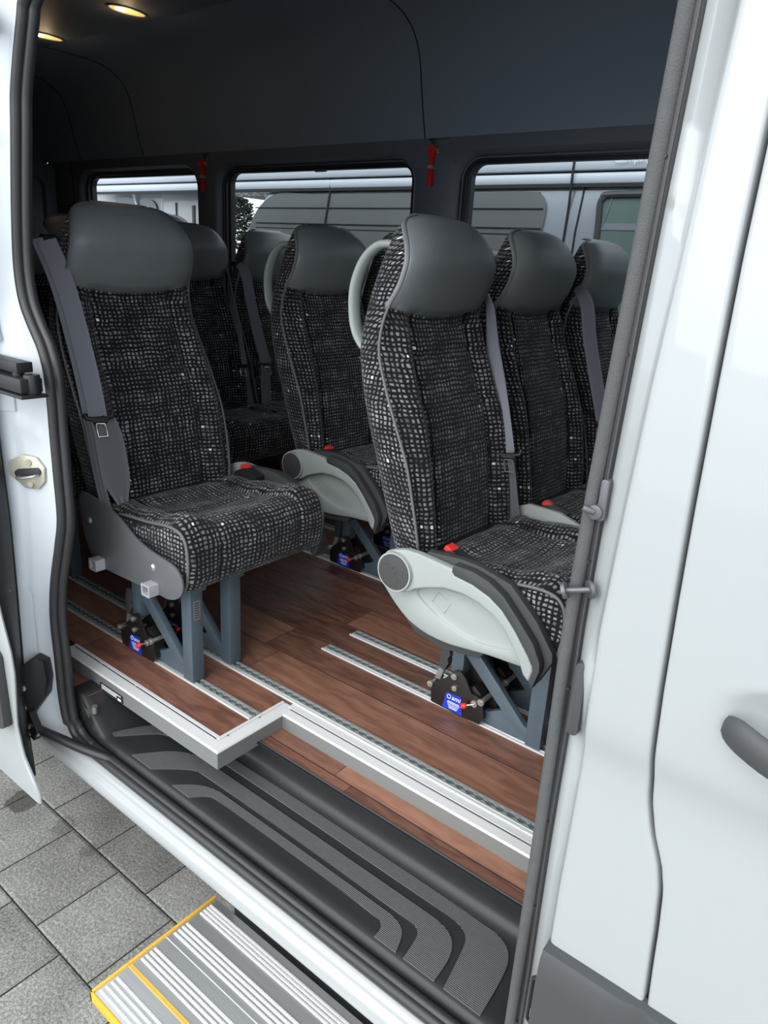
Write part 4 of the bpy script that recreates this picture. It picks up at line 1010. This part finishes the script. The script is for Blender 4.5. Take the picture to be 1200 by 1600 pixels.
# ================================================================== SMALL INTERIOR THINGS
def hammer(X, Y, Z, label):
    t = thing('emergency_hammer', label, 'hammer', (X, Y, Z), 'emergency hammers on the window posts')
    c = MB(); c.prism(spline([(-.010, -.070), (.010, -.070), (.009, -.03), (.007, 0), (.012, .04), (.022, .062), (.020, .075), (-.020, .075), (-.022, .062), (-.012, .04), (-.007, 0), (-.009, -.03)], 48, True), -.022, -.004, 'y'); obj('handle', c, M['red'], t, bevel=.003)
    c = MB(); c.cyl((-.032, -.013, .062), (-.018, -.013, .062), .004, 12, .008); c.cyl((.018, -.013, .062), (.032, -.013, .062), .008, 12, .004); obj('steel_tip', c, M['zinc'], t)
    c = MB(); c.box(-.012, .012, -.026, 0, -.008, .004); c.box(-.026, .026, -.004, 0, .05, .07); obj('holder', c, M['silverp'], t, bevel=.002)
    return t
hammer(-1.93, 2.70, 2.092, 'red emergency hammer on the post between the two larger windows')
hammer(-3.41, 2.70, 2.085, 'red emergency hammer on the post left of the wide middle window, in shadow')
def lamp(X, Y, label):
    t = thing('ceiling_light', label, 'lamp', (X, Y, 2.600), 'oval ceiling lights')
    def ell(a, b_, z): return [(b_*math.sin(q), a*math.cos(q), z) for q in [2*PI*i/36 for i in range(36)]]
    c = MB(); c.grid([ell(.088, .046, 0), ell(.086, .044, -.004), ell(.080, .038, -.005), ell(.078, .036, -.002)], closed_v=True); obj('rim', c, M['alud'], t)
    c = MB(); c.grid([ell(.080, .038, -.002), ell(.06, .030, -.004), ell(.025, .012, -.005)], closed_v=True); c.f.append([72+i for i in range(36)]); obj('lens', c, M['lamp'], t)
    c = MB(); c.grid([[(.014*math.sin(q), -.030+.022*math.cos(q), z) for q in [2*PI*i/20 for i in range(20)]] for z in (-.0045, -.0075)], closed_v=True); c.f.append([20+i for i in range(20)]); obj('bulb_spot', c, M['lampb'], t)
    l = bpy.data.lights.new('lamp_light', 'POINT'); l.energy = 0.13; l.color = (1, .72, .42); l.shadow_soft_size = .03; lo = bpy.data.objects.new('lamp_light', l); COL.objects.link(lo); lo.parent = t; lo.location = (0, 0, -.04)
lamp(-2.958, 1.978, 'glowing oval ceiling light, the one farther from the door seal')
lamp(-3.655, 2.01, 'glowing oval ceiling light half hidden by the black door seal')
# small wooden-framed box behind the seats
c = MB(); c.box(-4.82, -4.80, 2.40, 2.62, 1.62, 1.78); fr_ = obj('wooden_panel', c, M['wood'], smooth=False); tag(fr_, 'small brown panel low in the dark rear corner above the back seats', 'panel')

# ================================================================== OUTSIDE THE WINDOWS
sv = thing('silver_van', 'silver camper van beyond the far windows with a pale awning case along its roof', 'van', (-2.6, 3.75, 0))
def sp_part(name, mb, m, parent=None, **kw):
    o = obj(name, mb, m, sv if parent is None else parent, **kw)
    if parent is None: o.location = Vector((2.6, -3.75, 0))
    return o
c = MB(); c.prism([(-4.15, .35), (-4.17, 1.80), (-3.895, 2.105), (.6, 2.112), (.9, 1.5), (.95, .35)], 3.60, 5.4, 'y'); bd = sp_part('body', c, M['silver'], bevel=.02)
c = MB(); c.prism([(-4.6, 2.112), (.75, 2.112), (.7, 2.5), (-4.6, 2.5)], 3.66, 5.3, 'y'); sp_part('high_roof', c, M['silver'], bevel=.02)
c = MB(); P = []
for x in (-6.0, -.35): P.append([(x, 3.64, 2.119), (x, 3.584, 2.120), (x, 3.581, 2.123), (x, 3.578, 2.163), (x, 3.582, 2.167), (x, 3.60, 2.168)])
for x in (-6.0, -.35): pass
c.grid(P); P = []
for x in (-6.0, -.35): P.append([(x, 3.60, 2.177), (x, 3.573, 2.178), (x, 3.570, 2.182), (x, 3.566, 2.26), (x, 3.60, 2.29), (x, 3.66, 2.30)])
c.grid(P); sp_part('awning_case', c, M['awning'], sharp=70)
c = MB(); c.box(-6.0, -.3, 3.590, 3.60, 2.167, 2.180); c.box(-6.0, -.3, 3.58, 3.60, 2.104, 2.119); sp_part('shadow_gap', c, M['seamd'], smooth=False)
c = MB(); c.prism(spline([(-3.83, 2.085), (-4.06, 1.90), (-4.10, 1.6), (-3.9, 1.35), (-1.95, 1.35), (-1.90, 1.5), (-1.885, 1.7), (-1.872, 1.85), (-1.856, 1.98), (-1.857, 2.03), (-1.872, 2.062), (-1.90, 2.080), (-1.94, 2.087), (-2.3, 2.088), (-3.4, 2.088)], 120, True), 3.590, 3.602, 'y'); sg = sp_part('side_glass', c, M['tintg'], smooth=False)
c = MB()
for z, r_ in ((2.008, .004), (1.915, .004), (1.885, .003)): c.tube([(-4.0, 3.588, z), (-1.87, 3.588, z)], r_, 6)
c.tube([(-3.318, 3.586, 2.30), (-3.325, 3.586, 2.1), (-3.366, 3.586, 1.889), (-3.40, 3.586, 1.5)], .007, 6)
sp_part('glass_seam', c, M['seamd'])
c = MB(); c.box(-4.0, -1.89, 3.587, 3.59, 1.36, 1.88); sp_part('lower_glass', c, M['tintg'], smooth=False)
c = MB(); c.tube([(-1.719, 3.566, 2.30), (-1.722, 3.566, 2.17), (-1.735, 3.596, 2.0), (-1.742, 3.596, 1.85), (-1.75, 3.596, 1.2)], .006, 6); c.tube([(-1.665, 3.60, 2.11), (-1.685, 3.598, 1.9), (-1.70, 3.598, 1.2)], .005, 6)
sp_part('door_seam', c, M['seamd'])
fw_ = spline([(-1.565, 1.20), (-1.566, 1.87), (-1.572, 2.02), (-1.560, 2.055), (-1.525, 2.070), (-1.2, 2.070), (-.75, 2.05), (-.4, 1.3), (-.8, 1.15)], 80, True)
c = MB(); c.prism(fw_, 3.592, 3.602, 'y'); sp_part('door_window', c, M['greeng'], smooth=False)
c = MB(); c.tube([(x, 3.592, z) for x, z in fw_], .017, 8, closed=True); sp_part('window_rubber', c, M['clad'])
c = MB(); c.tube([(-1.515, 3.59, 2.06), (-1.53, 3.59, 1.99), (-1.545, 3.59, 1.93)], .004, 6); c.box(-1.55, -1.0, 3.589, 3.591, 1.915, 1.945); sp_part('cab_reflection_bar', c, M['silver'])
tm = text_mesh('Camping', .05, .0005)
o = obj('lettering', tm, M['white'], sv); o.rotation_euler = (PI/2, 0, 0); o.location = (-1.52+2.6, 3.558-3.75, 2.205)
for x in (-3.6, .2):
    c = MB(); c.cyl((x, 3.62, .34), (x, 3.86, .34), .34, 32); sp_part('wheel', c, M['rubber'], bevel=.01)

wv_ = thing('reflection_van', 'made-up white vehicle for the pale reflections in the leftmost rear window, with a dark side window', 'van', (-6.2, 3.9, 0))  # van added to stand in for pale reflections in that window
def wpart(name, mb, m, **kw): o = obj(name, mb, m, wv_, **kw); o.location = Vector((6.2, -3.9, 0)); return o
c = MB(); c.prism([(-9.0, .35), (-9.0, 2.0), (-8.8, 2.3), (-5.3, 2.3), (-5.22, 2.2), (-5.2, .35)], 3.72, 4.35, 'y'); wpart('body', c, M['paint'], bevel=.03)
c = MB(); c.prism([(-5.19, .45), (-5.19, 2.28), (-4.72, 2.28), (-4.64, 2.1), (-4.60, 1.3), (-4.60, .45)], 3.70, 3.75, 'y'); wpart('white_stand_in_panel', c, M['paint'], bevel=.015)  # shallow white panel, made up for a reflection and set like an open door
c = MB(); c.prism(spline([(-5.95, 1.3), (-5.86, 2.03), (-5.5, 2.07), (-5.30, 2.05), (-5.26, 1.85), (-5.25, 1.3)], 40, True), 3.70, 3.725, 'y'); wpart('side_window', c, M['tintg'], smooth=False)
c = MB(); c.prism([(-8.5, 1.3), (-8.4, 2.0), (-6.2, 2.02), (-6.2, 1.3)], 3.70, 3.725, 'y'); wpart('side_window', c, M['silver'], smooth=False)
c = MB(); c.tube([(-5.62, 3.69, 2.25), (-5.50, 3.69, 2.0), (-5.44, 3.69, 1.8)], .012, 8); c.tube([(-9, 3.70, 2.12), (-6, 3.70, 2.13), (-4.65, 3.70, 2.14)], .008, 8); wpart('rain_gutter', c, M['awning'])
c = MB(); c.box(-4.82, -4.79, 3.69, 3.702, 1.80, 2.03); c.box(-5.02, -5.01, 3.69, 3.702, 1.5, 2.05); wpart('hinge', c, M['clad'], bevel=.003)
for x in (-8.0, -5.3):
    c = MB(); c.cyl((x, 3.74, .34), (x, 3.98, .34), .34, 32); wpart('wheel', c, M['rubber'], bevel=.01)

# dark tree behind the vans
tr_ = thing('tree', 'dark conifer showing between the awning and the slanted van pillar in the middle window', 'tree', (-10.98, 9.0, 0))
c = MB(); rnd = random.Random(7)
for i in range(9000):
    z = rnd.uniform(.8, 3.05); rr_ = (3.15-z)*.72+.10+.05*math.sin(z*23); a = rnd.uniform(0, 2*PI); q = rr_*rnd.random()**.3; p = Vector((q*math.cos(a), q*math.sin(a), z)); s = rnd.uniform(.03, .06)
    b0 = len(c.v); d1 = Vector((rnd.uniform(-1, 1), rnd.uniform(-1, 1), rnd.uniform(-.3, .6))).normalized()*s; d2 = Vector((rnd.uniform(-1, 1), rnd.uniform(-1, 1), rnd.uniform(-1, 1))).normalized()*s*.6
    for e_ in (d1, d2, -d1, -d2): c.v.append(tuple(p+e_))
    c.f.append([b0, b0+1, b0+2, b0+3])
obj('foliage', c, M['leaf'], tr_, smooth=False)
c = MB(); c.cyl((0, 0, 0), (0, 0, 3.0), .12, 12, .03); obj('trunk', c, M['bark'], tr_)
